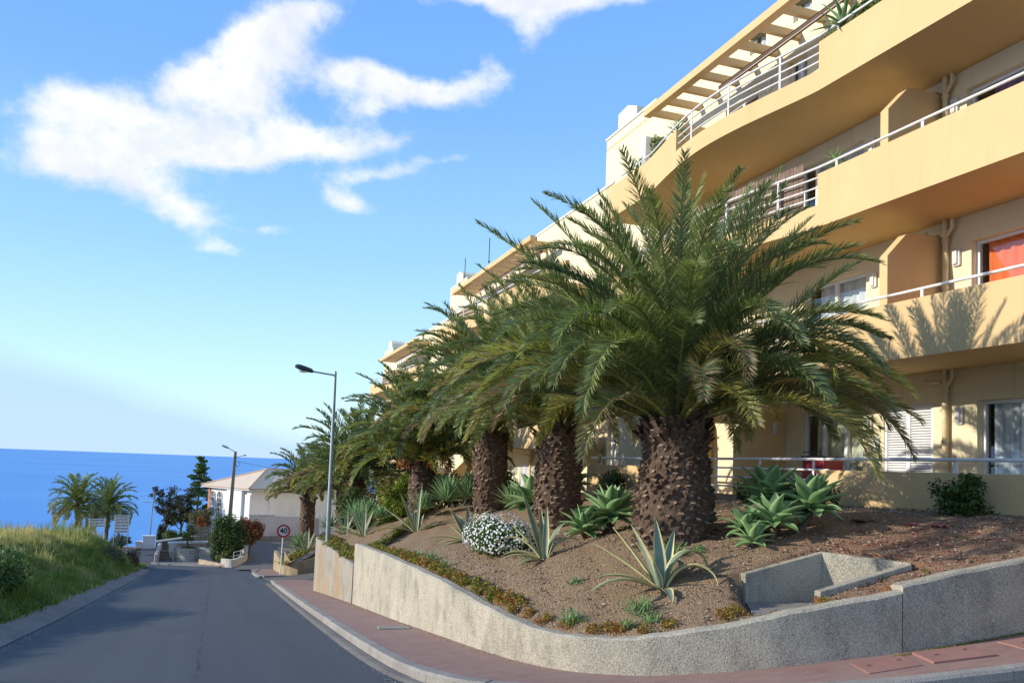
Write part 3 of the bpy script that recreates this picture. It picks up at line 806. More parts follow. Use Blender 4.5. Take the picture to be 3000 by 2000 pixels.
# ---- left side: gutter and grass bank
def gl(y): return edgeL(y) - .02
mb = MB(); P = []
for y in np.arange(-8, 51.01, 1.):
    x = gl(y) - (0 if y < 47 else .0)
    P.append([(x, y, zr(y) + .012), (x - .09, y, zr(y) + .02), (x - .13, y, zr(y) + .045 + .01 * math.sin(y * 2)), (x - .5, y, zr(y) + .17 + .015 * math.sin(y * 1.3)), (x - .56, y, zr(y) + .12)])
c0 = P[-1]
for a in np.linspace(.2, 1.5, 8):     # swings left round the end of the bank
    px = gl(51) - 4 + 4 * math.cos(a); py = 51 + 4 * math.sin(a)
    P.append([(px + r * math.cos(a), py + r * math.sin(a), zr(py) + h) for r, h in ((0, .012), (-.09, .02), (-.13, .05), (-.5, .17), (-.56, .12))])
mb.grid(P); mb.build('gutter', M['gutter'], kind='structure')
def bank(x, y):
    d = gl(y) - .5 - x
    if y > 49:                    # rounded far end
        cx, cy = gl(51) - 4.5, 51.2
        d = min(d, 4.1 - math.hypot(max(0, x - cx), max(0, y - cy)) if y > cy else d)
        d = min(d, (56.0 - y))
    h = .12 + 1.62 * sstep(-.3, 5.0 - 2.3 * sstep(28, 46, y), d) + .12 * math.sin(y * .55 + x) * sstep(.5, 3, d)
    hump = .5 * math.exp(-((x + 5.2) / 1.0) ** 2 - ((y - 20.5) / 3.4) ** 2)
    return zr(min(y, 54)) + h + hump - (.03 * max(0, -12 - x))
mb = MB()
mb.grid([[(x, y, bank(x, y)) for y in np.arange(-6, 55.6, .6)] for x in list(np.arange(-26, -9, 1.)) + list(np.arange(-9, -3.4, .35))])
mb.build('grass_bank', M['bankearth'], kind='structure', smooth=True)

def noise2(x, y, s):
    return .5 + .25 * np.sin(x * s * 1.7 + 2.1 * np.sin(y * s * .9)) + .25 * np.sin(y * s * 1.3 + 1.7 * np.sin(x * s * 1.1 + 1.))
def blades(name, X, Y, Z, H, Wd, tint, lean=.35, parent=None, bendup=True):
    n = len(X)
    a = rng.uniform(0, 2 * np.pi, n); b = rng.uniform(0, 2 * np.pi, n)
    l = rng.uniform(.05, lean, n)
    base = np.c_[X, Y, Z]; wv = np.c_[np.cos(a), np.sin(a), np.zeros(n)] * Wd[:, None]
    ld = np.c_[np.cos(b) + .25, np.sin(b) - .1, np.zeros(n)]
    mid = base + np.c_[np.zeros(n), np.zeros(n), H * .55] + ld * (H * l * .35)[:, None]
    tip = base + np.c_[np.zeros(n), np.zeros(n), H * (1 - l * .4)] + ld * (H * l)[:, None]
    q1 = np.stack([base - wv, base + wv, mid + wv * .8, mid - wv * .8], 1)
    q2 = np.stack([mid - wv * .8, mid + wv * .8, tip + wv * .15, tip - wv * .15], 1)
    V = np.concatenate([q1, q2]); T = np.concatenate([tint, tint])
    return np_quads(name, V, M['grass'], T, parent=parent)
def bank_grass():
    n = 170000
    u = rng.uniform(0, 1, n); Y = 8 + 47 * u ** 1.35
    D = rng.uniform(0, 1, n) ** 1.05 * 7.5
    X = np.array([gl(y) for y in Y]) - .45 - D
    k = rng.uniform(0, 1, n) < .12
    X[k] -= rng.uniform(0, 12, k.sum())
    Z = np.array([bank(x, y) for x, y in zip(X, Y)])
    ncl = 900; cy_ = 9 + 45 * rng.uniform(0, 1, ncl) ** 1.2; cx_ = np.array([gl(y) for y in cy_]) - .6 - rng.uniform(0, 1, ncl) * 7.2
    sel = rng.uniform(0, 1, n) < .42; ci = rng.integers(0, ncl, n); sp = .10 + .004 * cy_[ci]
    X = np.where(sel, cx_[ci] + rng.normal(0, 1, n) * sp, X); Y = np.where(sel, cy_[ci] + rng.normal(0, 1, n) * sp, Y); X = np.minimum(X, np.array([gl(y) for y in Y]) - .42)
    ctone = rng.uniform(-.25, .4, ncl)[ci] * sel; chh = rng.uniform(.9, 1.9, ncl)[ci]
    Z = np.array([bank(x, y) for x, y in zip(X, Y)])
    D = np.array([gl(y) for y in Y]) - .45 - X
    keep = (Y < 55.2)
    nz = noise2(X, Y, .9) * .6 + noise2(X + 3, Y - 7, 2.7) * .4
    top = np.clip((D - 1.6) / 2.6, 0, 1)
    dry = np.clip(top * 1.15 - .12 + (nz - .5) * 1.2 + ctone + rng.normal(0, .18, n), 0, 1)
    dry = dry * (1 - .85 * np.exp(-((X + 4.8) / 1.3) ** 2 - ((Y - 20) / 4.0) ** 2))
    g1 = np.array([.085, .15, .035]); g2 = np.array([.24, .33, .08]); s1 = np.array([.60, .53, .31])
    m_ = rng.uniform(0, 1, n)[:, None]
    t = (g1 * (1 - m_) + g2 * m_) * (1 - dry[:, None]) + s1 * dry[:, None] * (.8 + .35 * m_)
    cl = noise2(X * 1.3 + 5, Y * 1.1, 3.1); H = rng.uniform(.08, .31, n) * (.35 + 1.1 * nz * cl * 1.6) * (1 - .3 * top) + .05
    H *= np.where(sel, chh, 1) * np.clip(D / .6, .35, 1)
    Wd = .0035 + .00022 * Y + .002 * rng.uniform(0, 1, n)
    o = blades('grass', X[keep], Y[keep], Z[keep] - .02, H[keep], Wd[keep], t[keep], .75)
    tag(o, kind='stuff')
    # tall seeding stalks along the crest
    n = 2600
    Y = rng.uniform(14, 54, n); X = np.array([gl(y) for y in Y]) - rng.uniform(2.6, 9, n)
    Z = np.array([bank(x, y) for x, y in zip(X, Y)])
    t = np.array([.42, .37, .17]) * rng.uniform(.7, 1.2, n)[:, None]
    o = blades('tall_seeding_grass', X, Y, Z, rng.uniform(.35, .75, n), np.full(n, .006) + .0002 * Y, t, .5); tag(o, kind='stuff')
bank_grass()
# ------------------------------------------------------------------ apartment block
WX = 12.8                                     # facade wall plane
Y0, Y1 = 4.6, 27.35
bld = empty('apartment_building', (WX, 16, -.7), 'ochre and cream stepped apartment block nearest the camera, long balconies over the palm bed', 'building')
# window list: (y0, y1, z0, z1, mullions, curtain)
WIN = [
 (9.25, 11.38, -.62, 1.50, [10.55], 'cur_sheer'), (14.2, 16.2, -.62, 1.50, [15.55, 14.85], 'cur_green'),
 (8.95, 11.5, 2.26, 4.45, [10.2], 'cur_orange'), (14.15, 16.2, 2.26, 4.45, [15.2], 'cur_grey'),
 (8.95, 11.6, 5.11, 7.36, [10.2], 'cur_purple'), (14.25, 16.4, 5.11, 7.38, [15.9, 15.2], 'cur_grey'),
 (10.9, 12.9, 7.92, 10.15, [12], 'cur_grey'), (16.15, 16.9, 7.92, 10.3, [16.5], 'cur_grey'), (18.1, 19.6, 7.92, 10.15, [18.9], 'cur_purple'),
 (20.2, 21.8, -.62, 1.5, [21.0], 'cur_grey'), (25.9, 26.75, .0, 1.62, [26.18, 26.47], 'cur_grey'),
 (20.3, 22.0, 2.26, 4.45, [21.1], 'cur_grey'), (20.3, 22.0, 5.11, 7.36, [21.1], 'cur_grey'), (24.4, 25.3, 3.1, 4.4, [24.85], 'cur_grey'), (24.4, 25.3, 5.9, 7.3, [24.85], 'cur_grey'), (24.2, 25.1, 8.9, 10.3, [24.65], 'cur_grey'),
 (12.4, 13.1, 11.2, 11.8, [], 'cur_grey'), (14.2, 14.9, 11.2, 11.8, [], 'cur_grey'), (16.0, 16.7, 11.2, 11.8, [], 'cur_grey'), (17.8, 18.5, 11.2, 11.8, [], 'cur_grey')]
LOUV = (12.36, 13.62, -.62, 1.5)
def wall_mesh():
    mb = MB(); holes = [w_[:4] for w_ in WIN] + [LOUV]
    ZB, ZT = -3.2, 11.68
    ysb = sorted({Y0, Y1, *[h[0] for h in holes], *[h[1] for h in holes]}); zsb = sorted({ZB, ZT, *[h[2] for h in holes], *[h[3] for h in holes]})
    for a, b in zip(ysb[:-1], ysb[1:]):
        for c, d_ in zip(zsb[:-1], zsb[1:]):
            my, mz = (a + b) / 2, (c + d_) / 2
            if any(h[0] < my < h[1] and h[2] < mz < h[3] for h in holes): continue
            mb.add([(WX, a, c), (WX, b, c), (WX, b, d_), (WX, a, d_)], [(0, 3, 2, 1)])
    for a, b, c, d_ in holes:
        q = WX + .24
        mb.add([(WX, a, c), (q, a, c), (q, a, d_), (WX, a, d_)], [(0, 1, 2, 3)]); mb.add([(WX, b, c), (q, b, c), (q, b, d_), (WX, b, d_)], [(0, 3, 2, 1)])
        mb.add([(WX, a, d_), (q, a, d_), (q, b, d_), (WX, b, d_)], [(0, 1, 2, 3)]); mb.add([(WX, a, c), (q, a, c), (q, b, c), (WX, b, c)], [(0, 3, 2, 1)])
    BX = 26.
    mb.add([(WX, Y1, ZB), (BX, Y1, ZB), (BX, Y1, ZT), (WX, Y1, ZT)], [(0, 1, 2, 3)]); mb.add([(WX, Y0, ZB), (BX, Y0, ZB), (BX, Y0, ZT), (WX, Y0, ZT)], [(0, 3, 2, 1)])
    mb.add([(BX, Y0, ZB), (BX, Y1, ZB), (BX, Y1, ZT), (BX, Y0, ZT)], [(0, 1, 2, 3)]); mb.add([(WX, Y0, ZT), (BX, Y0, ZT), (BX, Y1, ZT), (WX, Y1, ZT)], [(0, 1, 2, 3)])
    me = mb.build('wall', M['cream'], bld); return me
wall_mesh()
mb = MB(); mb.box(WX, 18, 23.6, Y1 - .001, 11.68, 12.1); mb.build('roof_parapet', M['creamflat'], bld)
mb = MB(); mb.box(WX - .04, WX + .25, Y0 - .03, 23.59, 11.68, 11.75); mb.box(WX - .04, 18.04, 23.57, Y1 + .03, 12.1, 12.17); mb.build('coping', M['coping'], bld)

def window(y0, y1, z0, z1, mull, cur, parent=bld):
    x = WX + .13; f = .065
    mb = MB()
    mb.box(x, x + .07, y0 + .002, y0 + f, z0 + .002, z1 - .002); mb.box(x, x + .07, y1 - f, y1 - .002, z0 + .002, z1 - .002)
    mb.box(x + .001, x + .069, y0 + f, y1 - f, z1 - f, z1 - .003); mb.box(x + .001, x + .069, y0 + f, y1 - f, z0 + .003, z0 + f)
    for m_ in mull: mb.box(x - .012, x + .06, m_ - .045, m_ + .045, z0 + f, z1 - f)
    if y0 > 25.5 and z0 == 0:
        mb.box(x + .003, x + .05, y0 + f, y1 - f, .93, .98)
    fr = mb.build('window', M['frame'], parent)
    mb = MB(); mb.box(x + .03, x + .038, y0 + f - .01, y1 - f + .01, z0 + f - .01, z1 - f + .01); mb.build('pane', M['glass'], fr)
    # hanging curtain with real folds
    mb = MB(); n = int((y1 - y0) / .035); k = random.random() * 9
    rows = []
    op = .06 if cur in ('cur_sheer', 'cur_orange') else .14
    for i in range(n + 1):
        y = y0 + .03 + (y1 - y0 - .06) * i / n
        dd_ = .025 * math.sin(i * .95 + k) + .012 * math.sin(i * .41 + 2 * k)
        rows.append([(x + .11 + dd_, y, z) for z in (z0 + .02, z1 - .05)])
    cut = int(n * (1 - op))
    mb.grid(rows[:cut + 1])
    c = mb.build('curtain', M[cur], fr, smooth=True)
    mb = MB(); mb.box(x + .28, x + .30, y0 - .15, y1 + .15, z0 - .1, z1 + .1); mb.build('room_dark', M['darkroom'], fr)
    return fr
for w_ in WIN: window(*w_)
# louvred door
mb = MB(); a, b, c, d_ = LOUV; x = WX + .02
mb.box(x, x + .06, a + .002, a + .07, c, d_ - .002); mb.box(x, x + .06, b - .07, b - .002, c, d_ - .002); mb.box(x, x + .06, 12.95, 13.04, c, d_); mb.box(x + .001, x + .059, a + .07, b - .07, d_ - .07, d_ - .004)
mb.box(x + .001, x + .059, a + .07, b - .07, .08, .16)
ld_ = mb.build('louvre_door', M['frame'], bld)
mb = MB()
for s_ in ((a + .07, 12.95), (13.04, b - .07)):
    z = c + .05
    while z < d_ - .1:
        if not .05 < z < .15:
            mb.add([(x + .005, s_[0], z), (x + .05, s_[0], z + .035), (x + .05, s_[1], z + .035), (x + .005, s_[1], z), (x + .005, s_[0], z + .008), (x + .05, s_[0], z + .043), (x + .05, s_[1], z + .043), (x + .005, s_[1], z + .008)], [(0, 3, 2, 1), (4, 5, 6, 7), (0, 1, 5, 4), (2, 3, 7, 6), (0, 4, 7, 3), (1, 2, 6, 5)])
        z += .052
mb.build('slats', M['frame'], ld_)
mb = MB(); mb.box(x + .07, x + .09, a, b, c, d_); mb.build('door_back', M['cur_grey'], ld_)

# ---- balconies: slab and parapet swept along one plan line, bowed in the middle
def planx(y):
    if y <= 13.4: return 11.12 - .22 * (y - 5.4) / 8
    if y <= 20.6: 
        t = (y - 13.4) / 7.2
        return 10.9 - .47 * math.sin(math.pi * t) ** 1.25
    return 10.9 + .02 * (y - 20.6)
def plan(ya, yb, step=.22):
    return [(planx(y), y) for y in np.linspace(ya, yb, int((yb - ya) / step) + 2)]
YE = 22.9
def balcony(zb, tall, low, zones, name='balcony', back=WX - .004, mt='ochre', endround=True):
    mb = MB(); pts = []
    for (ya, yb, kind) in zones:
        zt = tall if kind == 't' else low
        for (x, y) in plan(ya, yb): pts.append((x, y, zt))
    x, y, zt = pts[-1]
    if endround:      # return to the wall with a small rounded corner
        for a in np.linspace(.2, math.pi / 2, 6): pts.append((x + .35 * (1 - math.cos(a)), y + .35 * math.sin(a), zt))
    k = 6; vs = []
    for i, (x, y, zt) in enumerate(pts):
        xi = min(x + .14, back - .02)
        for (a, z) in ((x, zb), (x, zt), (xi, zt), (xi, zb + .2), (back, zb + .2), (back, zb)): vs.append((a, y, z))
    fs = []
    for i in range(len(pts) - 1):
        for j in range(k - 1):
            a = i * k + j; fs.append((a, a + 1, a + 1 + k, a + k))
        fs.append((i * k + 5, i * k, (i + 1) * k, (i + 1) * k + 5))
    fs += [tuple(range(k)), tuple(range((len(pts) - 1) * k, len(pts) * k))[::-1]]
    mb.add(vs, fs)
    o = mb.build(name, M[mt], bld, auto=28)
    # closing side parapet back to the wall
    x, y, zt = pts[-1]
    mb = MB(); mb.box(x + .01, back - .01, y - .14, y - .003, zb + .203, zt - .003); mb.build('balcony_side', M[mt], o)
    return o
ZN = [(Y0 + .3, 13.4, 't'), (13.4, 18.35, 'l'), (18.35, YE, 't')]
LV = [(2.1, 3.10, 2.46), (4.95, 6.03, 5.40), (7.75, 8.75, 8.18)]
for zb, tall, low in LV:
    b_ = balcony(zb, tall, low, ZN)
def rail(zt, zb, ytop, yz, rails, name='railing'):
    """one handrail along the solid part, several bars across the open part, posts"""
    mb = MB()
    off = .07
    def line(ya, yb, z): return [(planx(y) + off, y, z) for y in np.linspace(ya, yb, int((yb - ya) / .3) + 2)]
    mb.tube(line(ytop[0], ytop[1], zt), .027, 8)
    for z in rails: mb.tube(line(yz[0] - .25, yz[1] + .2, z), .02, 8)
    y = ytop[0] + .8
    while y < ytop[1]:
        lo = zb if yz[0] < y < yz[1] else None
        base = zb if lo is not None else zt - .19
        mb.box(planx(y) + off - .008, planx(y) + off + .008, y - .03, y + .03, base - .03, zt)
        y += 2.05 if not (yz[0] - 1 < y < yz[1]) else 1.55
    return mb.build(name, M['rail'], bld, auto=40)
rail(3.26, 2.46, (6, 22.4), (13.4, 18.35), [3.06, 2.86, 2.66])
rail(6.19, 5.40, (6, 22.4), (13.4, 18.35), [5.99, 5.79, 5.59])
rail(8.93, 8.18, (6, 22.4), (13.4, 18.35), [8.75, 8.57, 8.39])
# ground terrace
def tplan(y): return 11.1
mb = MB()
for (ya, yb) in ((Y0 + .3, 13.58), (20.95, 24.5)):
    mb.box(11.1, 11.26, ya, yb, -1.6, .16)
mb.box(11.1, 11.26, 13.58, 20.95, -1.6, -.5); mb.box(11.26, WX - .005, Y0 + .3, 24.5, -1.6, -.64); mb.box(11.263, WX - .01, 24.34, 24.497, -.63, .157)
mb.build('terrace', M['ochre'], bld, bevel=.01)
mb = MB()
def tl(ya, yb, z): return [(11.17, y, z) for y in (ya, (ya + yb) / 2, yb)]
mb.tube(tl(5.4, 24.3, .37), .03, 8)
for z in (.16, -.05, -.26): mb.tube(tl(13.3, 21.1, z), .021, 8)
for y in (6.2, 8.3, 10.35, 12.05): mb.add([(11.17, y - .05, .15), (11.17, y + .05, .15), (11.17, y + .02, .37), (11.17, y - .02, .37), (11.19, y - .05, .15), (11.19, y + .05, .15), (11.19, y + .02, .37), (11.19, y - .02, .37)], [(0, 1, 2, 3), (4, 7, 6, 5), (0, 4, 5, 1), (1, 5, 6, 2), (2, 6, 7, 3), (3, 7, 4, 0)])
for y in (13.75, 15.5, 17.2, 19, 20.8): mb.box(11.16, 11.18, y - .03, y + .03, -.52, .37)
for y in (22, 23.6): mb.box(11.16, 11.18, y - .03, y + .03, .15, .37)
mb.build('railing', M['rail'], bld, auto=40)

# partitions between flats, chamfered
def partition(y, zf, zt, xin=None):
    P_ = [(11.45, zf), (11.45, zt - .5), (11.93, zt), (WX - .004, zt), (WX - .004, zf)]
    mb = MB(); vs = [(x, y, z) for x, z in P_] + [(x, y + .2, z) for x, z in P_]
    mb.add(vs, [(0, 1, 2, 3, 4), (9, 8, 7, 6, 5), (0, 5, 6, 1), (1, 6, 7, 2), (2, 7, 8, 3), (3, 8, 9, 4), (4, 9, 5, 0)])
    return mb.build('partition_wall', M['ochre'], bld, bevel=.008)
partition(12.12, 5.15, 7.46); partition(12.12, 2.3, 4.66)
partition(16.75, -.64, 1.54); partition(19.9, -.64, 1.54); partition(19.9, 2.3, 4.66); partition(19.9, 5.15, 7.46); partition(20.3, 7.95, 9.9)
# downpipes with branches
def pipe(z0, z1):
    mb = MB(); x = WX - .09; y = 12.0
    mb.tube([(x, y, z0), (x, y, z1)], .055, 10)
    mb.tube([(x, y, z1 - .35), (x - .01, y - .16, z1 - .17), (x - .02, y - .17, z1)], .035, 8)
    mb.tube([(x, y, z1 - .33), (x - .02, y + .12, z1 - .22), (x - .03, y + .42, z1 - .2), (x - .03, y + .44, z1 - .13)], .035, 8)
    mb.tube([(x, y, z1 - .42), (x, y, z1 - .36)], .07, 10); mb.tube([(x, y, (z0 + z1) / 2), (x, y, (z0 + z1) / 2 + .05)], .066, 10)
    mb.build('downpipe', M['ochrepipe'], bld, auto=40)
pipe(-.64, 2.1); pipe(2.3, 4.95); pipe(5.15, 7.75)
# bulkhead lamps
def lamp(y, z):
    mb = MB(); mb.box(WX - .06, WX - .003, y - .085, y + .085, z - .17, z + .17)
    o = mb.build('wall_lamp', M['rail'], bld, bevel=.03)
    mb = MB(); mb.box(WX - .10, WX - .05, y - .055, y + .055, z - .14, z + .14); mb.build('lamp_glass', M['lampglass'], o, bevel=.03)
for (y, z) in ((11.85, 7.12), (13.97, 7.12), (11.8, 4.2), (13.9, 4.2), (11.74, 1.24), (14.0, 1.2), (17.6, 10.05)): lamp(y, z)
mb = MB(); y = 17.35; 
mb.box(12.4, 12.52, 16.70, 16.746, 1.0, 1.3); mb.build('wall_lamp', M['lampglass'], bld, bevel=.02)
# meter boxes
mb = MB(); mb.box(WX - .05, WX - .004, 13.72, 13.86, .6, .88); mb.build('meter_box', M['frame'], bld, bevel=.008)

# pergola
pg = MB(); ZP = 10.66
pg.box(11.46, 11.70, 9.6, 21.95, ZP, ZP + .22)
pg.build('pergola_beam', M['ochre'], bld, bevel=.012)
y = 21.83
while y > 9.6:
    mb = MB(); mb.box(11.702, WX - .004, y - .14, y, ZP + .003, ZP + .20); mb.build('pergola_beam', M['ochre'], bld, bevel=.01); y -= .885
# awning
mb = MB(); mb.tube([(12.2, 10.2, 10.42), (12.2, 18.95, 10.42)], .075, 12); aw = mb.build('awning', M['awning'], bld, auto=40)
mb = MB(); mb.add([(12.2, 10.2, 10.38), (12.2, 18.9, 10.38), (11.75, 18.9, 10.02), (11.75, 10.2, 10.02), (12.2, 10.2, 10.365), (12.2, 18.9, 10.365), (11.75, 18.9, 10.005), (11.75, 10.2, 10.005)], [(0, 1, 2, 3), (7, 6, 5, 4), (0, 3, 7, 4), (1, 5, 6, 2), (3, 2, 6, 7), (0, 4, 5, 1)])
mb.build('awning_cloth', M['awncloth'], aw)
# chimney with sloping cheek
mb = MB(); ch = [(26.95, 12.16), (26.95, 13.0), (26.2, 13.05), (25.5, 12.75), (25.5, 12.16)]
vs = [(13.05, y, z) for y, z in ch] + [(14.2, y, z) for y, z in ch]
mb.add(vs, [(0, 1, 2, 3, 4), (9, 8, 7, 6, 5), (0, 5, 6, 1), (1, 6, 7, 2), (2, 7, 8, 3), (3, 8, 9, 4), (4, 9, 5, 0)]); mb.build('chimney', M['creamflat'], bld)

# second and third blocks step down the hill
for i, (dy, dz, lb) in enumerate(((22.0, -1.38, 'middle block of the stepped ochre apartments, mostly hidden behind the palm crowns'), (43.6, -2.76, 'farthest and lowest block of the stepped ochre apartments, its corner against the sky'))):
    c = copy_tree(bld); c.location = bld.location + Vector((0, dy, dz)); c['label'] = lb; c['group'] = 'stepped apartment blocks'
bld['group'] = 'stepped apartment blocks'

# aerials on the middle block roof
for (x, y, z, h) in ((12.9, 41.9, 10.8, 1.35), (12.9, 46.6, 10.8, 1.3)):
    mb = MB(); mb.tube([(x, y, z - .05), (x, y, z + h)], .022, 6); mb.tube([(x, y, z + .02), (x, y, z + .1)], .06, 8)
    mb.build('roof_aerial', M['darkmetal'], label='thin dark aerial mast on the roof edge of the middle block, the %s one' % ('taller right' if y < 44 else 'left'), cat='aerial', group='roof aerials')

# reed screen behind the open rails of the second-floor balcony
mb = MB(); y = 13.95; k = 0
while y < 18.1:
    mb.tube([(planx(y) + .17, y, 5.22), (planx(y) + .17 + random.uniform(-.01, .01), y + random.uniform(-.006, .006), 6.42 + random.uniform(-.02, .03))], .011, 5, m=k % 2); y += .021; k += 1
for z in (5.5, 5.9, 6.25): mb.tube([(planx(y) + .155, y, z) for y in np.linspace(13.95, 18.1, 14)], .004, 4, m=0)
mb.build('reed_screen', [simple('reed', (.30, .20, .14), (.20, .13, .09), 8, .9), simple('reed_pale', (.38, .28, .21), (.28, .19, .14), 8, .9)], label='brown split-reed privacy screen tied behind the balcony railing', cat='screen')

# things on the terrace
t = empty('barbecue', (12.3, 14.75, -.64), 'red lidded barbecue on the terrace in front of the curtained door', 'barbecue')
mb = MB(); mb.box(12.0, 12.5, 14.45, 15.15, -.02, .42); mb.build('firebox', M['red'], t, bevel=.03)
mb = MB(); mb.box(11.99, 12.51, 14.43, 15.17, .42, .47); mb.tube([(11.97, 14.5, .55), (11.97, 15.1, .55)], .012, 6); mb.tube([(12.2, 14.8, .46), (12.2, 14.8, .66)], .012, 6); mb.build('lid', M['black'], t, bevel=.01)
for sx in (12.03, 12.47):
    for sy in (14.5, 15.1):
        mb = MB(); mb.tube([(sx, sy, -.64), (sx, sy, -.02)], .015, 6); mb.build('leg', M['darkmetal'], t)
t = empty('folding_table', (12.1, 15.9, -.64), 'dark folding table with crossed legs beside the red barbecue', 'table')
mb = MB(); mb.box(11.85, 12.4, 15.35, 16.35, .16, .19); mb.build('tabletop', M['black'], t, bevel=.005)
for yy in (15.5, 16.2):
    for (a, b) in ((11.9, 12.35), (12.35, 11.9)):
        mb = MB(); mb.tube([(a, yy + (.02 if a < b else 0), -.64), (b, yy + (.02 if a < b else 0), .16)], .012, 6); mb.build('leg', M['frame'], t)
t = empty('terrace_rack', (11.75, 18.6, -.5), 'dark wire rack standing behind the terrace rails next to the big palm trunk', 'rack')
mb = MB()
for z in np.linspace(-.45, .2, 7): mb.tube([(11.5, 18.1, z), (11.5, 19.1, z)], .01, 5)
mb.build('shelf_bars', M['darkmetal'], t)
for yy in (18.1, 19.1):
    mb = MB(); mb.tube([(11.5, yy, -.5), (11.5, yy, .25)], .015, 6); mb.build('leg', M['darkmetal'], t)
t = empty('air_conditioner', (12.1, 22.5, 9.0), 'pale upright cabinet on the top balcony at the left end of the nearest block', 'cabinet')
mb = MB(); mb.box(11.75, 12.35, 22.35, 22.75, 7.96, 10.3); mb.build('cabinet_body', M['white'], t, bevel=.05)
mb = MB(); mb.box(11.74, 11.749, 22.42, 22.68, 8.1, 9.9); mb.build('door', M['frame'], t)
# ------------------------------------------------------------------ plants
def unit(v): return v / np.maximum(1e-9, np.linalg.norm(v, axis=-1, keepdims=True))
def frond(P0, az, el0, L, bend, nl, ll, lw, seed, tip_brown=0., tint=(.05, .10, .02), curl=1.8, rr=.022, twist=0.):
    """one feather frond; returns quads, tints, material index"""
    g = np.random.default_rng(seed)
    ns = 26; s = np.linspace(0, 1, ns)
    a = el0 - bend * s ** curl
    azv = az + twist * s
    T = np.c_[np.cos(a) * np.cos(azv), np.cos(a) * np.sin(azv), np.sin(a)]
    P = P0 + np.concatenate([[np.zeros(3)], np.cumsum((T[:-1] + T[1:]) / 2, 0)]) * (L / (ns - 1))
    S = np.c_[-np.sin(azv), np.cos(azv), np.zeros(ns)]
    N = np.cross(T, S); N = np.where((N[:, 2] < 0)[:, None], -N, N) if abs(bend) < 1.2 else -np.cross(S, T)
    N = np.cross(T, S) * 1.0
    N = N * np.where(np.cross(T[0], S[0])[2] < 0, -1, 1)
    Q = []; C = []; MI = []
    # rachis
    w = rr * (1.15 - s * 1.0) + .003
    for k in range(3):
        b0, b1 = 2 * np.pi * k / 3, 2 * np.pi * (k + 1) / 3
        A = P + (S * np.cos(b0) + N * np.sin(b0) * .7) * w[:, None]; B = P + (S * np.cos(b1) + N * np.sin(b1) * .7) * w[:, None]
        Q.append(np.stack([A[:-1], B[:-1], B[1:], A[1:]], 1))
        C.append(np.tile(np.array([.30, .31, .09]) * (.9 if seed % 3 else .7), (ns - 1, 1))); MI.append(np.zeros(ns - 1))
    # leaflets
    sv = np.concatenate([np.linspace(.10, .995, nl)] * 2); side = np.r_[np.ones(nl), -np.ones(nl)]
    sv = np.clip(sv + g.normal(0, .004, 2 * nl), 0.02, .999)
    f = sv * (ns - 1); i = np.minimum(f.astype(int), ns - 2); fr = (f - i)[:, None]
    lerp = lambda X: X[i] * (1 - fr) + X[i + 1] * fr
    p, t, sd_, nn = lerp(P), unit(lerp(T)), unit(lerp(S)), unit(lerp(N))
    ang = np.radians(56 - 22 * sv + g.normal(0, 3.5, 2 * nl))
    vee = np.radians(26 + g.normal(0, 16, 2 * nl)) 
    d = t * np.cos(ang)[:, None] + (sd_ * side[:, None] * np.cos(vee)[:, None] + nn * np.sin(vee)[:, None]) * np.sin(ang)[:, None]
    prof = np.clip(.30 + 1.05 * np.sin(np.pi * np.clip((sv - .02) / 1.0, 0, 1) ** .8), 0, 1) * np.where(sv < .16, .4 + sv * 2, 1)
    l = ll * prof * g.uniform(.85, 1.1, 2 * nl)
    wd = unit(t - (t * d).sum(1, keepdims=True) * d) * (lw * (.55 + .45 * prof))[:, None] * .5
    wd = unit(wd + nn * g.normal(0, .35, (2 * nl, 1)) * lw) * (lw * .5)
    grav = np.zeros((2 * nl, 3)); grav[:, 2] = -1
    dr = g.uniform(.02, .10, 2 * nl)
    mid = p + d * (l * .55)[:, None] + grav * (l * dr * .25)[:, None]
    tip = p + d * (l * .97)[:, None] + grav * (l * dr)[:, None]
    q1 = np.stack([p - wd * .7, p + wd * .7, mid + wd, mid - wd], 1); q2 = np.stack([mid - wd, mid + wd, tip + wd * .12, tip - wd * .12], 1)
    base = np.array(tint)
    c = base * g.uniform(.75, 1.3, (2 * nl, 1)) * (1 + .25 * sv[:, None] ** 2)
    br = (g.uniform(0, 1, 2 * nl) < tip_brown * np.clip((sv - .25) * 1.8, 0, 1))[:, None]
    c = np.where(br, np.array([.27, .19, .11]) * g.uniform(.7, 1.2, (2 * nl, 1)), c)
    c2 = c * 1.05
    Q += [q1, q2]; C += [c, c2]; MI += [np.ones(2 * nl), np.ones(2 * nl)]
    return np.concatenate(Q), np.concatenate(C), np.concatenate(MI)

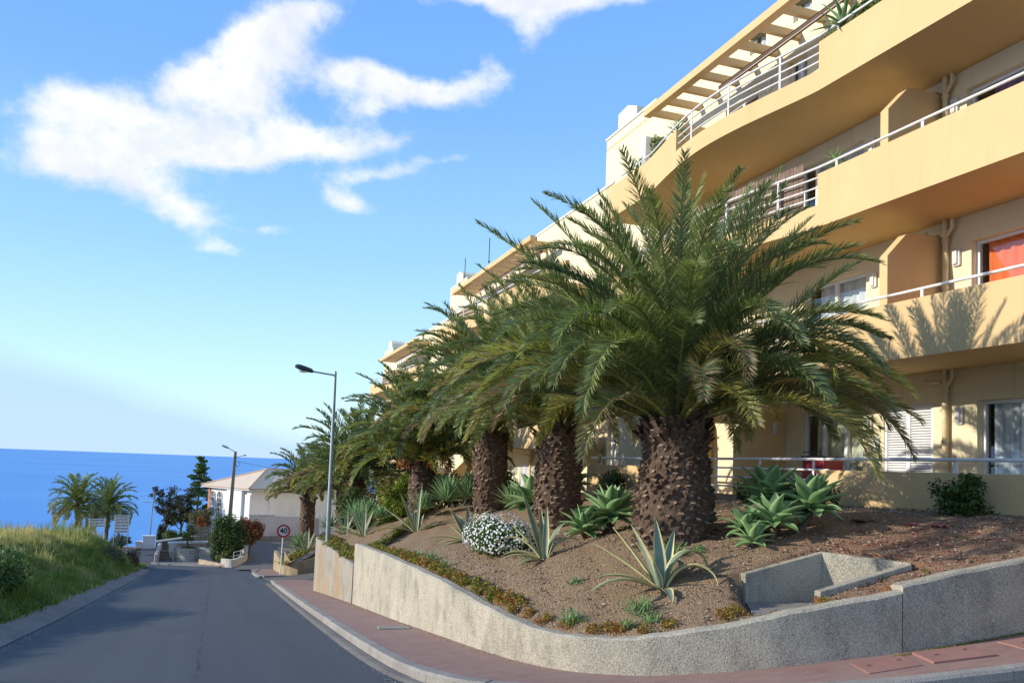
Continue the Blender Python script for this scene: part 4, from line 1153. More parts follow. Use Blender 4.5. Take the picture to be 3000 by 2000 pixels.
def crown(c, n, L, nl, ll, lw, seed, R0=.3, extra=(), dead=.07, low=20, bias=None, tintk=1.):
    rs = random.Random(seed); Q = []; C = []; MI = []
    ga = 2.399963
    def put(az, el, l, bend, tb, tint, r0=None, twist=0., curl=1.8):
        r0 = R0 if r0 is None else r0
        k = math.radians(el)
        p = np.array([c[0] + r0 * .9 * math.cos(az) * math.cos(k) , c[1] + r0 * .9 * math.sin(az) * math.cos(k), c[2] + .1 + .25 * math.sin(k)])
        q, t_, m_ = frond(p, az, k, l, math.radians(bend), nl, ll, lw, rs.randrange(10 ** 6), tb, tint, curl=curl, rr=.024 * L / 3.8 + .004, twist=twist)
        Q.append(q); C.append(t_); MI.append(m_)
    for i in range(n):
        u = (i + .5) / n
        az = i * ga + rs.uniform(-.2, .2)
        el = 86 + (low - 86) * u ** .92 + rs.uniform(-7, 7)
        bend = 28 + 66 * min(1, u * 1.9) + rs.uniform(-14, 30) - 22 * max(0, u - .6) * 2.5
        l = L * (1.0 - .06 * max(0, .1 - u) * 10) * rs.uniform(.86, 1.04) * (1 - .16 * max(0, min(1, (u - .2) / .4)))
        old = u > .62
        y = rs.random()
        tint = np.array([.135, .175, .066]) * tintk
        if y < .25: tint = np.array([.21, .245, .08]) * tintk
        elif y < .4: tint = np.array([.10, .145, .07]) * tintk
        if old and rs.random() < .35: tint = np.array([.25, .24, .07]) * tintk
        tb = 1.0 if (u > .86 and rs.random() < dead * 3) else (.55 if old and rs.random() < .3 else .05)
        put(az, el, l, bend, tb, tint, twist=rs.uniform(-.25, .25))
    for e in extra: put(*e)
    return np.concatenate(Q), np.concatenate(C), np.concatenate(MI)
M['rachis'] = leaf_mat('palm_rachis', 0, .6, .3)

def trunk(parent, c, prof, rows, cols, seed, sc=1., frac=0.):
    """prof: list of (radius, height)"""
    rs = random.Random(seed)
    H = prof[-1][1]; zz = [p[1] for p in prof]; rr_ = [p[0] for p in prof]
    mb = MB(); mb.lathe([(np.interp(z, zz, rr_) * .93, z) for z in np.linspace(-.35, H, 14)] + [(prof[-1][0] * .8, H + .14), (prof[-1][0] * .45, H + .34), (.03, H + .42)], c, 24)
    Rf = lambda z: float(np.interp(z, zz, rr_))
    for i in range(rows):
        for j in range(cols):
            if rs.random() < .06: continue
            z = H * (i + rs.uniform(-.42, .42)) / rows
            an = 2 * math.pi * (j + .5 * (i % 2) + rs.uniform(-.3, .3)) / cols
            r = Rf(z) * .90; w = .86 * 2 * math.pi * r / cols * rs.uniform(.55, 1.3); h = H / rows * rs.uniform(1.0, 1.5)
            out = (.025 + .06 * rs.random() ** 1.5) * sc; er_j = rs.uniform(-.35, .35)
            er = Vector((math.cos(an), math.sin(an), 0)); et = Vector((-math.sin(an), math.cos(an), 0)); ez = Vector((0, 0, 1))
            o = Vector(c) + er * r + ez * z
            b0 = o - et * w * .5 - ez * h * .25; b1 = o + et * w * .5 - ez * h * .25; b2 = o - ez * h * .85 + er * .01
            k0 = o + er * out - et * w * .30 + ez * h * (.18 + er_j * .5); k1 = o + er * out * rs.uniform(.7, 1.2) + et * w * .30 + ez * h * (.18 - er_j * .5)
            k2 = o + er * out * 1.0 - ez * h * .06; t0 = o + er * out * .25 - et * w * .22 + ez * h * .5; t1 = o + er * out * .25 + et * w * .22 + ez * h * .5
            tipm = 1 if rs.random() < .5 else 0
            mb.add([b0, b1, b2, k0, k1, k2, t0, t1], [(0, 2, 5, 3), (2, 1, 4, 5), (3, 5, 4), (0, 3, 6), (1, 7, 4)], 0)
            mb.add([k0, k1, t1, t0], [(0, 1, 2, 3)], tipm)
    Rt = prof[-1][0]
    for k in range(int(cols * 4.5)):
        an = k * 2.399963; u = rs.random(); z = H - .18 + .40 * u; r = Rt * (1 - .35 * max(0, u - .4)) * .92
        er = Vector((math.cos(an), math.sin(an), 0)); et = Vector((-math.sin(an), math.cos(an), 0)); up_ = math.radians(rs.uniform(35, 75))
        d_ = er * math.cos(up_) + Vector((0, 0, math.sin(up_))); l_ = rs.uniform(.10, .26) * (Rt / .5) ; w = .05 * (Rt / .5) * rs.uniform(.8, 1.3)
        o = Vector(c) + er * r + Vector((0, 0, z)); n_ = d_.cross(et)
        a = [o - et * w * 1.5, o + et * w * 1.5, o + n_ * .05, o + d_ * l_ - et * w * .6, o + d_ * l_ + et * w * .6, o + d_ * l_ + n_ * .025]
        mb.add(a, [(0, 1, 4, 3), (1, 2, 5, 4), (2, 0, 3, 5)], 0); mb.add(a[3:], [(0, 1, 2)], 1)
    return mb.build('trunk', [M['scale'], M['scaletip']], parent)

def palm(loc, H, prof, n, L, nl, ll, lw, seed, label, rows=18, cols=15, group='date palms in the bed', extra=(), lean=(0, 0), **kw):
    t = empty('date_palm', loc, label, 'palm tree', group)
    trunk(t, loc, prof, rows, cols, seed, sc=prof[0][0] / .5)
    top = (loc[0] + lean[0], loc[1] + lean[1], loc[2] + H)
    Q, C, MI = crown(top, n, L, nl, ll, lw, seed + 5, R0=prof[-1][0] * .75, extra=extra, **kw)
    o = np_quads('crown', Q, [M['rachis'], M['palmleaf']], C, MI, parent=t, off=loc)
    return t
RA = math.atan2(rt.y, rt.x)               # azimuth of image-right
fA = math.atan2(fw.y, fw.x)
G1 = np.array([.15, .20, .07]); YG = np.array([.30, .31, .08])
ex1 = [  # fronds the photograph shows clearly on the nearest palm: (az, el, L, bend, brown, tint, r0)
    (RA + 1.2, 88, 3.75, 14, 0, G1), (RA + .3, 80, 3.85, 22, 0, G1), (RA + .1, 66, 3.7, 22, 0, G1), (RA + .05, 50, 3.7, 18, 0, G1),
    (RA + 3.1, 80, 3.6, 28, 0, G1), (RA + 2.95, 66, 4.0, 26, 0, G1), (RA + 3.3, 52, 4.0, 26, 0, G1),
    (RA - .1, 50, 3.3, 110, 0, YG * .8), (RA - .6, 62, 3.0, 150, .1, YG * .8), (RA + .2, 38, 3.7, 80, .1, G1), (RA - .25, 40, 3.5, 95, .3, YG), (RA - .15, 26, 3.4, 70, .4, YG), (RA + .1, 26, 4.0, 95, .8, G1), (RA - .5, 36, 3.3, 85, .2, YG), (RA + 3.2, 40, 3.6, 90, .3, YG), (RA + 3.05, 28, 3.7, 85, .6, G1), 
    (RA - 1.3, 60, 2.5, 150, .8, G1), (RA + 3.5, 35, 3.6, 85, .4, YG), (RA - 2.4, 30, 3.6, 90, .3, G1), (RA - 1.1, 68, 2.9, 120, 0, G1), (RA + 3.9, 60, 3.3, 130, 0, G1)]
palm((6.47, 11.08, -1.1), 1.68, [(.60, 0), (.63, .35), (.585, .75), (.51, 1.25), (.49, 1.5), (.52, 1.68)], 120, 3.95, 215, .37, .0135, 3,
     'largest and nearest date palm with a thick shaggy trunk and a huge crown', rows=23, cols=22, extra=ex1)
palm((7.12, 17.25, -1.34), 2.05, [(.50, 0), (.55, .5), (.55, 1.1), (.52, 1.6), (.54, 2.05)], 96, 4.0, 160, .37, .019, 17,
     'second date palm from the right, its brown trunk the same width all the way up', rows=25, cols=19)
palm((7.55, 23.7, -1.46), 2.2, [(.40, 0), (.45, .4), (.5, 1.1), (.5, 1.6), (.5, 2.2)], 88, 4.1, 130, .38, .024, 31,
     'third date palm from the right, trunk narrowing towards the ground', rows=24, cols=18)
palm((8.3, 25.6, -1.3), 3.2, [(.42, 0), (.45, .6), (.45, 1.3), (.45, 3.2)], 66, 4.0, 100, .38, .028, 77,
     'date palm set back directly behind the third trunk, towards the building', rows=22, cols=13)
p4 = palm((6.2, 26.6, -1.72), 1.5, [(.36, 0), (.44, .3), (.46, .8), (.42, 1.5)], 72, 3.5, 100, .38, .028, 41,
     'short-trunked date palm with orange fruit stalks above the striped agave', rows=15, cols=14)
# drooping orange fruit stalks
mb = MB(); rs = random.Random(2)
for k in range(16):
    a = rs.uniform(0, 6.28); r = rs.uniform(.3, .9); o = Vector((6.2, 26.6, -.2)); 
    pk = o + Vector((math.cos(a) * r * .5, math.sin(a) * r * .5, .75)); e_ = o + Vector((math.cos(a) * r, math.sin(a) * r, rs.uniform(.35, .7)))
    mb.tube([o, pk, e_], .015, 5)
    for q in range(14): mb.tube([e_, e_ + Vector((rs.uniform(-.12, .12), rs.uniform(-.12, .12), -rs.uniform(.25, .5)))], .009, 4)
mb.build('fruit_stalks', M['orange'], p4)
palm((7.2, 32.0, -2.1), 2.2, [(.4, 0), (.45, .4), (.45, 2.2)], 64, 3.9, 80, .40, .036, 53, 'date palm partly hidden, right of the short one with orange stalks, by the driveway edge', rows=12, cols=12)
palm((5.1, 33.4, -3.15), 2.2, [(.38, 0), (.42, .4), (.42, 2.2)], 64, 3.4, 74, .40, .038, 61, 'date palm whose fronds hang just right of the street lamp post', rows=12, cols=12)
palm((5.9, 40.9, -3.6), 1.8, [(.38, 0), (.42, .4), (.42, 1.8)], 60, 3.3, 66, .40, .042, 67, 'date palm behind the lamp post, standing at the back of the far bed', rows=12, cols=12, group='date palms in the far bed')
palm((4.55, 46.0, -4.1), 2.0, [(.36, 0), (.4, .4), (.4, 2.0)], 60, 3.0, 64, .38, .042, 71, 'leftmost date palm of the row, left of the lamp post, before the white house', rows=12, cols=12, group='date palms in the far bed')
palm((6.6, 47.5, -3.6), 2.0, [(.36, 0), (.4, .4), (.4, 2.0)], 50, 3.2, 58, .38, .046, 79, 'date palm at the rear right corner of the far bed', rows=12, cols=12, group='date palms in the far bed')

# thin-stemmed date palms beyond the grass bank
for (x, y, z, H, L, sd_, lb) in ((-8.5, 60, -5.3, 1.65, 2.0, 91, 'date palm with upright centre fronds beyond the grass bank, left of the pair'), (-7.0, 62.5, -5.6, 1.6, 2.1, 97, 'darker right-hand date palm of the pair beyond the grass bank')):
    palm((x, y, z), H, [(.11, 0), (.10, 1), (.14, H)], 60, L * 1.15, 50, .34, .04, sd_, lb, rows=10, cols=8, low=-22, group='date palms beyond the grass bank', tintk=1.2, dead=.2)

# ---- variegated century plants
def strap(mb, P0, az, el0, L, bend, W, curl=1.6, thick=.012, twist=0., fold=.35, n=12, y=True):
    s = np.linspace(0, 1, n); a = el0 - bend * s ** curl
    p = np.array(P0, float); rows = []
    for i in range(n):
        t = np.array([math.cos(a[i]) * math.cos(az), math.cos(a[i]) * math.sin(az), math.sin(a[i])])
        sdv = np.array([-math.sin(az), math.cos(az), 0]); nn = np.cross(t, sdv)
        if np.cross([math.cos(el0) * math.cos(az), math.cos(el0) * math.sin(az), math.sin(el0)], sdv)[2] < 0: nn = -nn
        tw = twist * s[i]; sv, nv = sdv * math.cos(tw) + nn * math.sin(tw), nn * math.cos(tw) - sdv * math.sin(tw)
        w = W * 1.2 * (.55 + 1.4 * s[i] if s[i] < .32 else max(.0, 1 - ((s[i] - .32) / .68) ** 1.7)) * (1 if s[i] < .98 else .0) + .0012
        f = fold * w
        prof = [(-w, f), (-.66 * w, f * .55), (0, 0), (.66 * w, f * .55), (w, f), (.7 * w, f * .35 - thick), (0, -thick * 1.6), (-.7 * w, f * .35 - thick)]
        sc_ = 1 - .6 * s[i]
        rows.append([p + sv * u + nv * (v if v > -.001 else v * sc_) for u, v in prof])
        if i < n - 1: p = p + t * (L / (n - 1))
    k = 8; b = len(mb.v); mb.v += [tuple(q) for r_ in rows for q in r_]
    for i in range(n - 1):
        for j in range(k):
            a0 = b + i * k + j; b0 = b + i * k + (j + 1) % k
            mb.f.append((a0, b0, b0 + k, a0 + k)); mb.m.append(1 if (j in (0, 3, 4, 7) and y) else 0)
def agave(P, leaves, name, label, cat, group, scale=1.):
    mb = MB()
    for (phi, el, L, bend, W, *r_) in leaves:
        az = RA + math.radians(phi)
        strap(mb, (P[0] + .05 * scale * math.cos(az), P[1] + .05 * scale * math.sin(az), P[2] - .02), az, math.radians(el), L * scale, math.radians(bend), W * scale, *(r_[:1] or [1.6]))
    t = mb.build(name, [M['agave_g'], M['agave_y']], auto=50, label=label, cat=cat, group=group)
    return t
A1L = [(170, 36, 1.02, 12, .055), (158, 52, .98, 6, .045), (195, 66, .92, 8, .075), (100, 74, .95, 6, .075), (60, 68, .85, 12, .06), (25, 84, 1.15, 190, .055, 1.35), (-22, 66, .95, 165, .055, 1.4), (20, 62, .8, 140, .045, 1.5), (186, 24, .88, 48, .05), (206, 20, 1.1, 62, .05), (272, 8, .55, 55, .06), (130, 60, .7, 20, .05), (240, 55, .5, 20, .04), (80, 50, .8, 60, .05)]
G_ = 'striped agaves on the slope'
def at(x, y, d=0.): return (x, y, soil(x, y) + d)
agave(at(5.47, 9.61), A1L, 'variegated_agave', 'largest yellow-edged agave, in the foreground with leaves arching over the bare soil', 'agave', G_)
A2L = [(125, 62, 1.25, 8, .06), (150, 48, .8, 20, .035), (100, 66, .95, 10, .05), (85, 80, .9, 10, .05), (50, 70, .95, 80, .04), (30, 60, .9, 130, .04), (175, 26, .75, 80, .05), (200, 18, .8, 60, .045), (160, 50, 1.1, 130, .03), (225, 8, .65, 45, .04), (10, 20, .4, 20, .04)]
agave(at(5.1, 12.82), A2L, 'variegated_agave', 'yellow-edged agave directly right of the white-flowered bush', 'agave', G_)
A3L = [(135, 50, .95, 10, .07), (120, 60, .9, 70, .05), (105, 75, .85, 8, .06), (80, 80, 1.0, 120, .05), (40, 74, 1.1, 95, .045), (178, 14, .95, 40, .045), (195, 5, .7, 40, .045), (215, 0, .65, 30, .04), (150, 40, .6, 20, .05), (60, 60, .7, 20, .04)]
agave(at(5.24, 17.69), A3L, 'variegated_agave', 'yellow-edged agave directly left of the white-flowered bush', 'agave', G_)
A4L = [(135, 56, 1.3, 4, .065), (158, 36, 1.2, 14, .05), (100, 80, 1.0, 140, .055), (75, 86, 1.4, 20, .035), (25, 34, 1.1, 45, .055), (12, 30, .8, 25, .04), (178, 15, 1.2, 50, .05), (190, 22, 1.3, 80, .04), (120, 70, .7, 15, .05), (60, 66, .6, 15, .05)]
agave(at(5.35, 23.34), A4L, 'variegated_agave', 'yellow-edged agave left of centre, in front of the short palm trunk, one leaf straight up', 'agave', G_)
A5L = [(110, 70, .9, 12, .05), (140, 55, .9, 20, .05), (160, 30, .9, 40, .05), (60, 70, .9, 20, .045), (30, 60, .8, 60, .045), (185, 20, .8, 30, .04), (90, 82, 1.0, 5, .045), (220, 30, .5, 40, .04), (125, 45, 1.1, 10, .04)]
agave(at(4.19, 25.42), A5L, 'variegated_agave', 'yellow-edged agave on the crest just right of the lamp post, beside the round spiky agave', 'agave', G_)
agave(at(3.95, 27.4), A5L, 'variegated_agave', 'greener small agave at the far top of the bed close to the lamp post', 'agave', G_, .85)
def z2(x, y): return soil2(x, y)
for k, (x, y, lb) in enumerate(((4.0, 43.6, 'striped agave at the left end of the far bed, right beside the speed sign'), (4.3, 43.1, 'striped agave in the middle of the far bed, left of the lamp post'), (4.5, 44.8, 'striped agave under the leftmost palm in the far bed'))):
    agave((x, y, z2(x, y)), A5L + [(250, 60, .9, 20, .05), (10, 40, .9, 30, .05)], 'variegated_agave', lb, 'agave', 'agaves in the far bed', 1.25)

# ---- foxtail agaves: rosettes of broad pale leaves
def rosette(mb, c, Rr, n, seed, tilt=(0, 0), W=.085):
    rs = random.Random(seed)
    for i in range(n):
        u = (i + .5) / n; az = i * 2.399963 + rs.uniform(-.12, .12)
        el = math.radians(84 - 92 * u ** .8 + rs.uniform(-8, 8)); L = Rr * (.62 + .42 * math.sin(math.pi * min(1, u * .8 + .15))) * rs.uniform(.9, 1.08)
        az2 = az; 
        P0 = (c[0] + .03 * math.cos(az), c[1] + .03 * math.sin(az), c[2] - .10 * u)
        strap(mb, P0, az2, el + tilt[0] * math.cos(az - tilt[1]), L, math.radians(14 + 22 * u), 1.25 * W * Rr / .6 * rs.uniform(.85, 1.1), 1.4, .01, 0, .42, 9, True)
def foxtail(heads, base, label, group='foxtail agaves in the bed'):
    mb = MB()
    for i, (dx_, dy_, h, Rr, n) in enumerate(heads):
        c = (base[0] + dx_, base[1] + dy_, soil(base[0] + dx_, base[1] + dy_) + h)
        rosette(mb, c, Rr, n, hash(label) % 999 + i if False else int(abs(dx_ * 91 + dy_ * 37 + h * 13) * 10) + i)
    t = empty('foxtail_agave', (base[0], base[1], soil(*base)), label, 'agave', group)
    mb.build('leaves', [M['fox'], M['fox2']], t, auto=50)
    mb = MB()
    for (dx_, dy_, h, Rr, n) in heads:
        x, y = base[0] + dx_, base[1] + dy_
        mb.tube([(base[0] + dx_ * .7, base[1] + dy_ * .7, soil(x, y) - .15), (x, y, soil(x, y) + h * .5), (x, y, soil(x, y) + h)], [.06, .05, .055], 8)
    mb.build('stem', M['bark'], t)
    return t
foxtail([(0, 0, .12, .32, 20), (.38, .05, .30, .46, 28), (1.10, .2, .38, .58, 34), (.72, .6, .52, .56, 32), (.1, .3, .2, .38, 20)], (7.0, 9.85), 'big cluster of broad-leaved pale green agave rosettes right of the largest palm')
foxtail([(0, 0, .2, .48, 28), (.5, .0, .34, .62, 34), (.75, .35, .38, .52, 26)], (6.1, 13.5), 'broad-leaved agave rosettes between the first and second palm trunks')
foxtail([(0, 0, .5, .82, 34), (.7, .5, .4, .6, 24)], (7.15, 18.9), 'dark green broad-leaved agave left of the second palm trunk')
foxtail([(0, 0, .4, .85, 32), (.8, .6, .5, .8, 28)], (8.6, 21.3), 'broad-leaved agave set far back between the second and third palm trunks')
def spiky(base, r, n, seed, label, W=.03, zf=None, group='spiky green plants'):
    mb = MB(); rs = random.Random(seed); z0 = (zf or soil)(*base)
    for i in range(n):
        u = (i + .5) / n; az = i * 2.39996 + rs.uniform(-.2, .2); el = math.radians(86 - 80 * u)
        strap(mb, (base[0], base[1], z0 + r * .45), az, el, r * rs.uniform(.85, 1.05), math.radians(6), W, 1.5, .006, 0, .3, 6, True)
    return mb.build('spiky_agave', [M['fox'], M['fox2']], auto=50, label=label, cat='agave', group=group)
spiky((6.55, 24.6), .85, 80, 1, 'dense green spiky clump left of the third palm trunk, the left of two', .03)
spiky((7.15, 24.3), .9, 90, 2, 'dense green spiky clump touching the third palm trunk, the right of two', .03)
spiky((4.75, 28.0), .75, 90, 3, 'ball-shaped spiky agave with sunlit rim on the crest of the bed', .028)
spiky((5.5, 28.6), .6, 60, 4, 'blue-green low spiky clump under the light green bush', .03)
spiky((4.0, 43.9), .9, 60, 5, 'spiky green clump at the left of the far bed behind the speed sign', .035, soil2)
spiky((3.6, 28.9), .55, 50, 6, 'small spiky clump left of the lamp post at the tip of the bed', .03)
spiky((4.35, 27.2), .6, 40, 8, 'low spiky clump of narrow leaves a step right of the lamp post', .02)
for k, (x, y, r, n_, lb) in enumerate(((6.9, 26.2, .8, 70, 'green spiky clump between the short palm and the third trunk, farther back'), (5.9, 24.9, .6, 60, 'small spiky clump in front of the pair of dense green ones'), (4.55, 29.3, .8, 70, 'large spiky green clump behind the lamp post, to its right'), (7.6, 21.5, .7, 60, 'spiky green clump just right of the third palm trunk'), (4.9, 26.6, .5, 50, 'low spiky clump between the crest agaves and the light green bush'))):
    spiky((x, y), r, n_, 30 + k, lb, .03)
shrub_later = [((4.9, 31.5), (.9, 1.2, .9), 60, 'dense dark undergrowth shrub beneath the palms right of the lamp post'), ((7.6, 29.3), (.9, 1.0, .9), 61, 'dark green shrub filling the gap behind the short palm'), ((8.9, 27.3), (.8, .9, .7), 62, 'dark shrub near the building behind the third palm')]
for i, (x, y, r) in enumerate(((4.27, 9.72, .26), (4.77, 10.91, .17), (4.95, 9.25, .30), (4.95, 8.95, .2), (4.68, 9.05, .17), (6.05, 10.35, .26), (3.92, 17.0, .2), (3.95, 15.9, .26), (3.98, 14.9, .2), (4.9, 13.1, .15), (6.35, 10.2, .14))):
    mb = MB(); rs = random.Random(i + 50)
    for k in range(46 if r > .2 else 26):
        az = rs.uniform(0, 6.28); strap(mb, (x + rs.uniform(-.08, .08) * r / .2, y + rs.uniform(-.08, .08) * r / .2, soil(x, y) - .01), az, math.radians(rs.uniform(15, 85)), r * rs.uniform(.6, 1.1), math.radians(rs.uniform(10, 70)), .0085, 1.5, .002, 0, .3, 5, True)
    LBT = ['green grassy tuft closest to the curved corner of the wall', 'tiny tuft alone in the middle of the bare slope', 'bushy tuft just below the largest striped agave', 'small bright tuft near the wall, right below the largest striped agave', 'small low tuft left of the pair below the striped agave', 'yellow-green tuft at the foot of the largest palm trunk', 'dark tuft on the slope left of the flowering bush, farthest of three', 'bright tuft on the slope left of the flowering bush, middle of three', 'small tuft near the wall left of the flowering bush, nearest of three', 'faint tuft below the agave beside the flowering bush', 'tiny yellow-green sprig right of the tuft at the big palm']
    mb.build('grass_tuft', [simple('tuft%d' % i, (.10, .21, .05), (.17, .27, .06), 9, .6), M['fox2']], label=LBT[i], cat='plant', group='small tufts on the bare soil')

# ---- leafy shrubs: many small leaves on twigs through the crown's volume
def leaves(c, rad, n, ls, g, tints, clumps=14, shell=.55, cr=.36, flat=0.):
    K = g.normal(0, 1, (clumps, 3)); K = unit(K) * (g.uniform(.35, .85, (clumps, 1)))
    if flat: K[:, 2] = np.abs(K[:, 2]) * (1 - flat)
    idx = g.integers(0, clumps, n)
    d_ = unit(g.normal(0, 1, (n, 3))) * (g.uniform(0, 1, (n, 1)) ** .4) * cr
    P = np.array(c) + (K[idx] + d_) * np.array(rad)
    nrm = unit(d_ + g.normal(0, .35, (n, 3)) + np.array([0, 0, .25]))
    a = unit(np.cross(nrm, g.normal(0, 1, (n, 3)))); b = np.cross(nrm, a)
    s = ls * g.uniform(.6, 1.25, (n, 1))
    V = np.stack([P - a * s, P + b * s * .45, P + a * s, P - b * s * .45], 1)
    T = np.array(tints)[(idx * 7 + g.integers(0, 2, n)) % len(tints)] * g.uniform(.7, 1.3, (n, 1))
    return V, T, P
def shrub(name, c, rad, n, ls, seed, tints, label, cat='shrub', group=None, clumps=16, base=None, cr=.36, extra=None, mt='leaf'):
    g = np.random.default_rng(seed)
    z0 = c[2] - rad[2]
    t = empty(name, (c[0], c[1], z0), label, cat, group)
    V, T, P = leaves(c, rad, n, ls, g, tints, clumps, cr=cr)
    np_quads('foliage', V, M[mt], T, parent=t, off=(c[0], c[1], z0))
    mb = MB(); rs = random.Random(seed)
    for k in range(9):
        q = P[rs.randrange(len(P))]; mb.tube([(c[0] + rs.uniform(-.05, .05), c[1], z0 - .1), ((c[0] + q[0]) / 2, (c[1] + q[1]) / 2, (z0 + q[2]) / 2 + .05), tuple(q)], [.02 * rad[0] + .008, .012 * rad[0] + .005, .004], 5)
    mb.build('stems', M['bark'], t)
    return t, P, g
DK = [(.035, .075, .018), (.06, .12, .02), (.09, .15, .03), (.045, .09, .02)]
shrub('round_shrub', (10.7, 9.75, soil(10.7, 9.75) + .28), (.46, .46, .36), 3600, .038, 5, DK, 'rounded dark green shrub against the terrace wall at the right', group='shrubs along the terrace', clumps=34, cr=.4)
shrub('round_shrub', (10.6, 15.1, soil(10.6, 15.1) + .24), (.33, .33, .30), 1900, .036, 6, [(.02, .045, .015), (.03, .06, .02)], 'dark small shrub in front of the open terrace rails', group='shrubs along the terrace', clumps=24)
shrub('round_shrub', (10.5, 12.7, soil(10.5, 12.7) + .26), (.36, .36, .33), 2000, .036, 7, [(.02, .045, .015), (.03, .06, .02)], 'dark shrub half hidden behind the big agave rosettes', group='shrubs along the terrace', clumps=24)
shrub('round_shrub', (10.5, 21.4, soil(10.5, 21.4) + .3), (.5, .5, .42), 2000, .04, 8, [(.02, .045, .015), (.03, .06, .02)], 'dark shrub below the terrace wall between the first two palm trunks', group='shrubs along the terrace', clumps=22)
shrub('pale_flower_shrub', (8.2, 26.9, -1.15), (.7, .7, .6), 2500, .05, 9, [(.05, .07, .04), (.55, .55, .48), (.03, .05, .03)], 'dark shrub flecked with pale flowers by the white shutters left of the third palm', clumps=24)
shrub('light_green_bush', (5.6, 27.6, -1.55), (.9, .8, .85), 5200, .06, 10, [(.22, .28, .03), (.15, .21, .03), (.28, .33, .04), (.12, .17, .02)], 'bright yellow-green leafy bush at the foot of the short palm', clumps=36, cr=.34)
shrub('light_green_bush', (6.1, 29.2, -.9), (.4, .5, .75), 1700, .06, 11, [(.22, .28, .03), (.15, .21, .03)], 'narrow bright green bush rising behind the short palm trunk', clumps=20)
shrub('mixed_shrub', (5.0, 29.9, -1.7), (.6, .6, .9), 2300, .05, 12, [(.03, .05, .02), (.10, .08, .05), (.2, .16, .12)], 'dark twiggy shrub with dry brown tips behind the ball-shaped agave', clumps=24)
for (xy, rd, sd_, lb) in shrub_later: shrub('undergrowth_shrub', (xy[0], xy[1], soil(*xy) + rd[2] * .8), rd, 3600, .07, sd_, [(.05, .09, .025), (.09, .13, .03), (.04, .07, .02)], lb, clumps=34)
# white-flowered bush
t, P, g = shrub('flowering_bush', (4.92, 14.7, soil(4.92, 14.7) + .27), (.62, 1.05, .46), 9000, .035, 13, [(.10, .17, .05), (.06, .12, .03), (.14, .22, .07)], 'dome-shaped bush covered in tiny white flowers, in the middle of the slope', clumps=60, cr=.3)
n = 2300
dv = unit(g.normal(0, 1, (n, 3))); dv = dv[(dv[:, 2] > -.35)]
lit = dv[:, 0] * -.75 + dv[:, 1] * -.25 + dv[:, 2] * .5
dv = dv[g.uniform(-.9, .6, len(dv)) < lit + .15]
cc = np.array([4.92, 14.7, soil(4.92, 14.7) + .27])
P = cc + dv * np.array([.62, 1.05, .46]) * (1.05 + .07 * np.sin(dv[:, :1] * 9) + g.normal(0, .025, (len(dv), 1)))
a = unit(np.cross(dv + g.normal(0, .3, dv.shape), [0, 0, 1])); b = np.cross(dv, a); s = g.uniform(.013, .022, (len(dv), 1))
V = np.concatenate([np.stack([P - a * s, P - b * s, P + a * s, P + b * s], 1), np.stack([P - (a + b) * s * .7 + dv * .004, P + (a - b) * s * .7 + dv * .004, P + (a + b) * s * .7 + dv * .004, P - (a - b) * s * .7 + dv * .004], 1)])
tag(np_quads('blossom', V, M['petal'], parent=t, off=tuple(t.location)))

# ---- ice plant and stonecrop mats spilling along the top of the wall
def mat_plants(pts, name, label, tints, r, n_each, ls, zf, kind='stuff', h=.05):
    V = []; T = []
    for (x, y) in pts:
        g = np.random.default_rng(int(x * 1000 + y * 77) % 99999)
        n = n_each
        a = g.uniform(0, 6.283, n); q = r * np.sqrt(g.uniform(0, 1, n)) * g.uniform(.5, 1.1)
        X = x + q * np.cos(a) * .8; Y = y + q * np.sin(a) * 1.3
        Z = np.array([zf(u, v) for u, v in zip(X, Y)]) + h * g.uniform(-.1, 1.0, n) * (1 - (q / r) ** 2 * .7) * g.uniform(.7, 1.5)
        P_ = np.c_[X, Y, Z]; nr = unit(g.normal(0, .6, (n, 3)) + np.array([0, 0, .8])); A_ = unit(np.cross(nr, g.normal(0, 1, (n, 3)))); B_ = np.cross(nr, A_)
        s = ls * g.uniform(.6, 1.3, (n, 1)) * (1 + .02 * y)
        V.append(np.stack([P_ - A_ * s, P_ + B_ * s * .5, P_ + A_ * s + nr * s * .6, P_ - B_ * s * .5], 1))
        k = g.integers(0, len(tints)); T.append(np.where(g.uniform(0, 1, (n, 1)) < .7, np.array(tints[k]), np.array(tints[(k + 1) % len(tints)])) * g.uniform(.7, 1.3, (n, 1)))
    o = np_quads(name, np.concatenate(V), M['leaf'], np.concatenate(T)); tag(o, kind=kind); return o
rs = random.Random(5)
pts = []
for y in np.arange(11.0, 21.2, .10):
    if rs.random() < .92: pts.append((wallx(y) + .30 + rs.uniform(-.07, .12), y))
mat_plants(pts, 'stonecrop_edge', None, [(.20, .20, .03), (.30, .22, .04), (.36, .17, .05), (.17, .19, .03)], .13, 150, .018, soil, h=.10)
pts = []
for (x, y) in ((3.98, 10.55), (4.05, 10.2), (4.25, 9.75), (4.42, 9.35), (4.5, 9.2), (4.75, 8.85), (5.1, 8.7), (5.6, 8.42), (5.75, 8.38), (3.93, 10.95), (4.6, 9.1)):
    for k in range(3): pts.append((x + rs.uniform(-.08, .1), y + rs.uniform(-.08, .08)))
mat_plants(pts, 'stonecrop_patches', None, [(.33, .22, .04), (.40, .17, .06), (.26, .22, .04)], .10, 120, .013, soil, h=.07)
pts = [(6.1 + .12 * k, 8.2 + rs.uniform(-.06, .06)) for k in range(6)] + [(6.72, 8.05), (6.78, 8.1), (6.7, 8.15)] + [(7.35 + .1 * k, 7.78) for k in range(4)]
mat_plants(pts, 'orange_stonecrop', None, [(.42, .24, .05), (.45, .14, .05), (.36, .26, .05)], .07, 90, .012, soil, h=.07)
pts = [(x, y) for x, y in [(wallx(y) + rs.uniform(.1, .45), y) for y in np.arange(21.9, 28.5, .09)]]
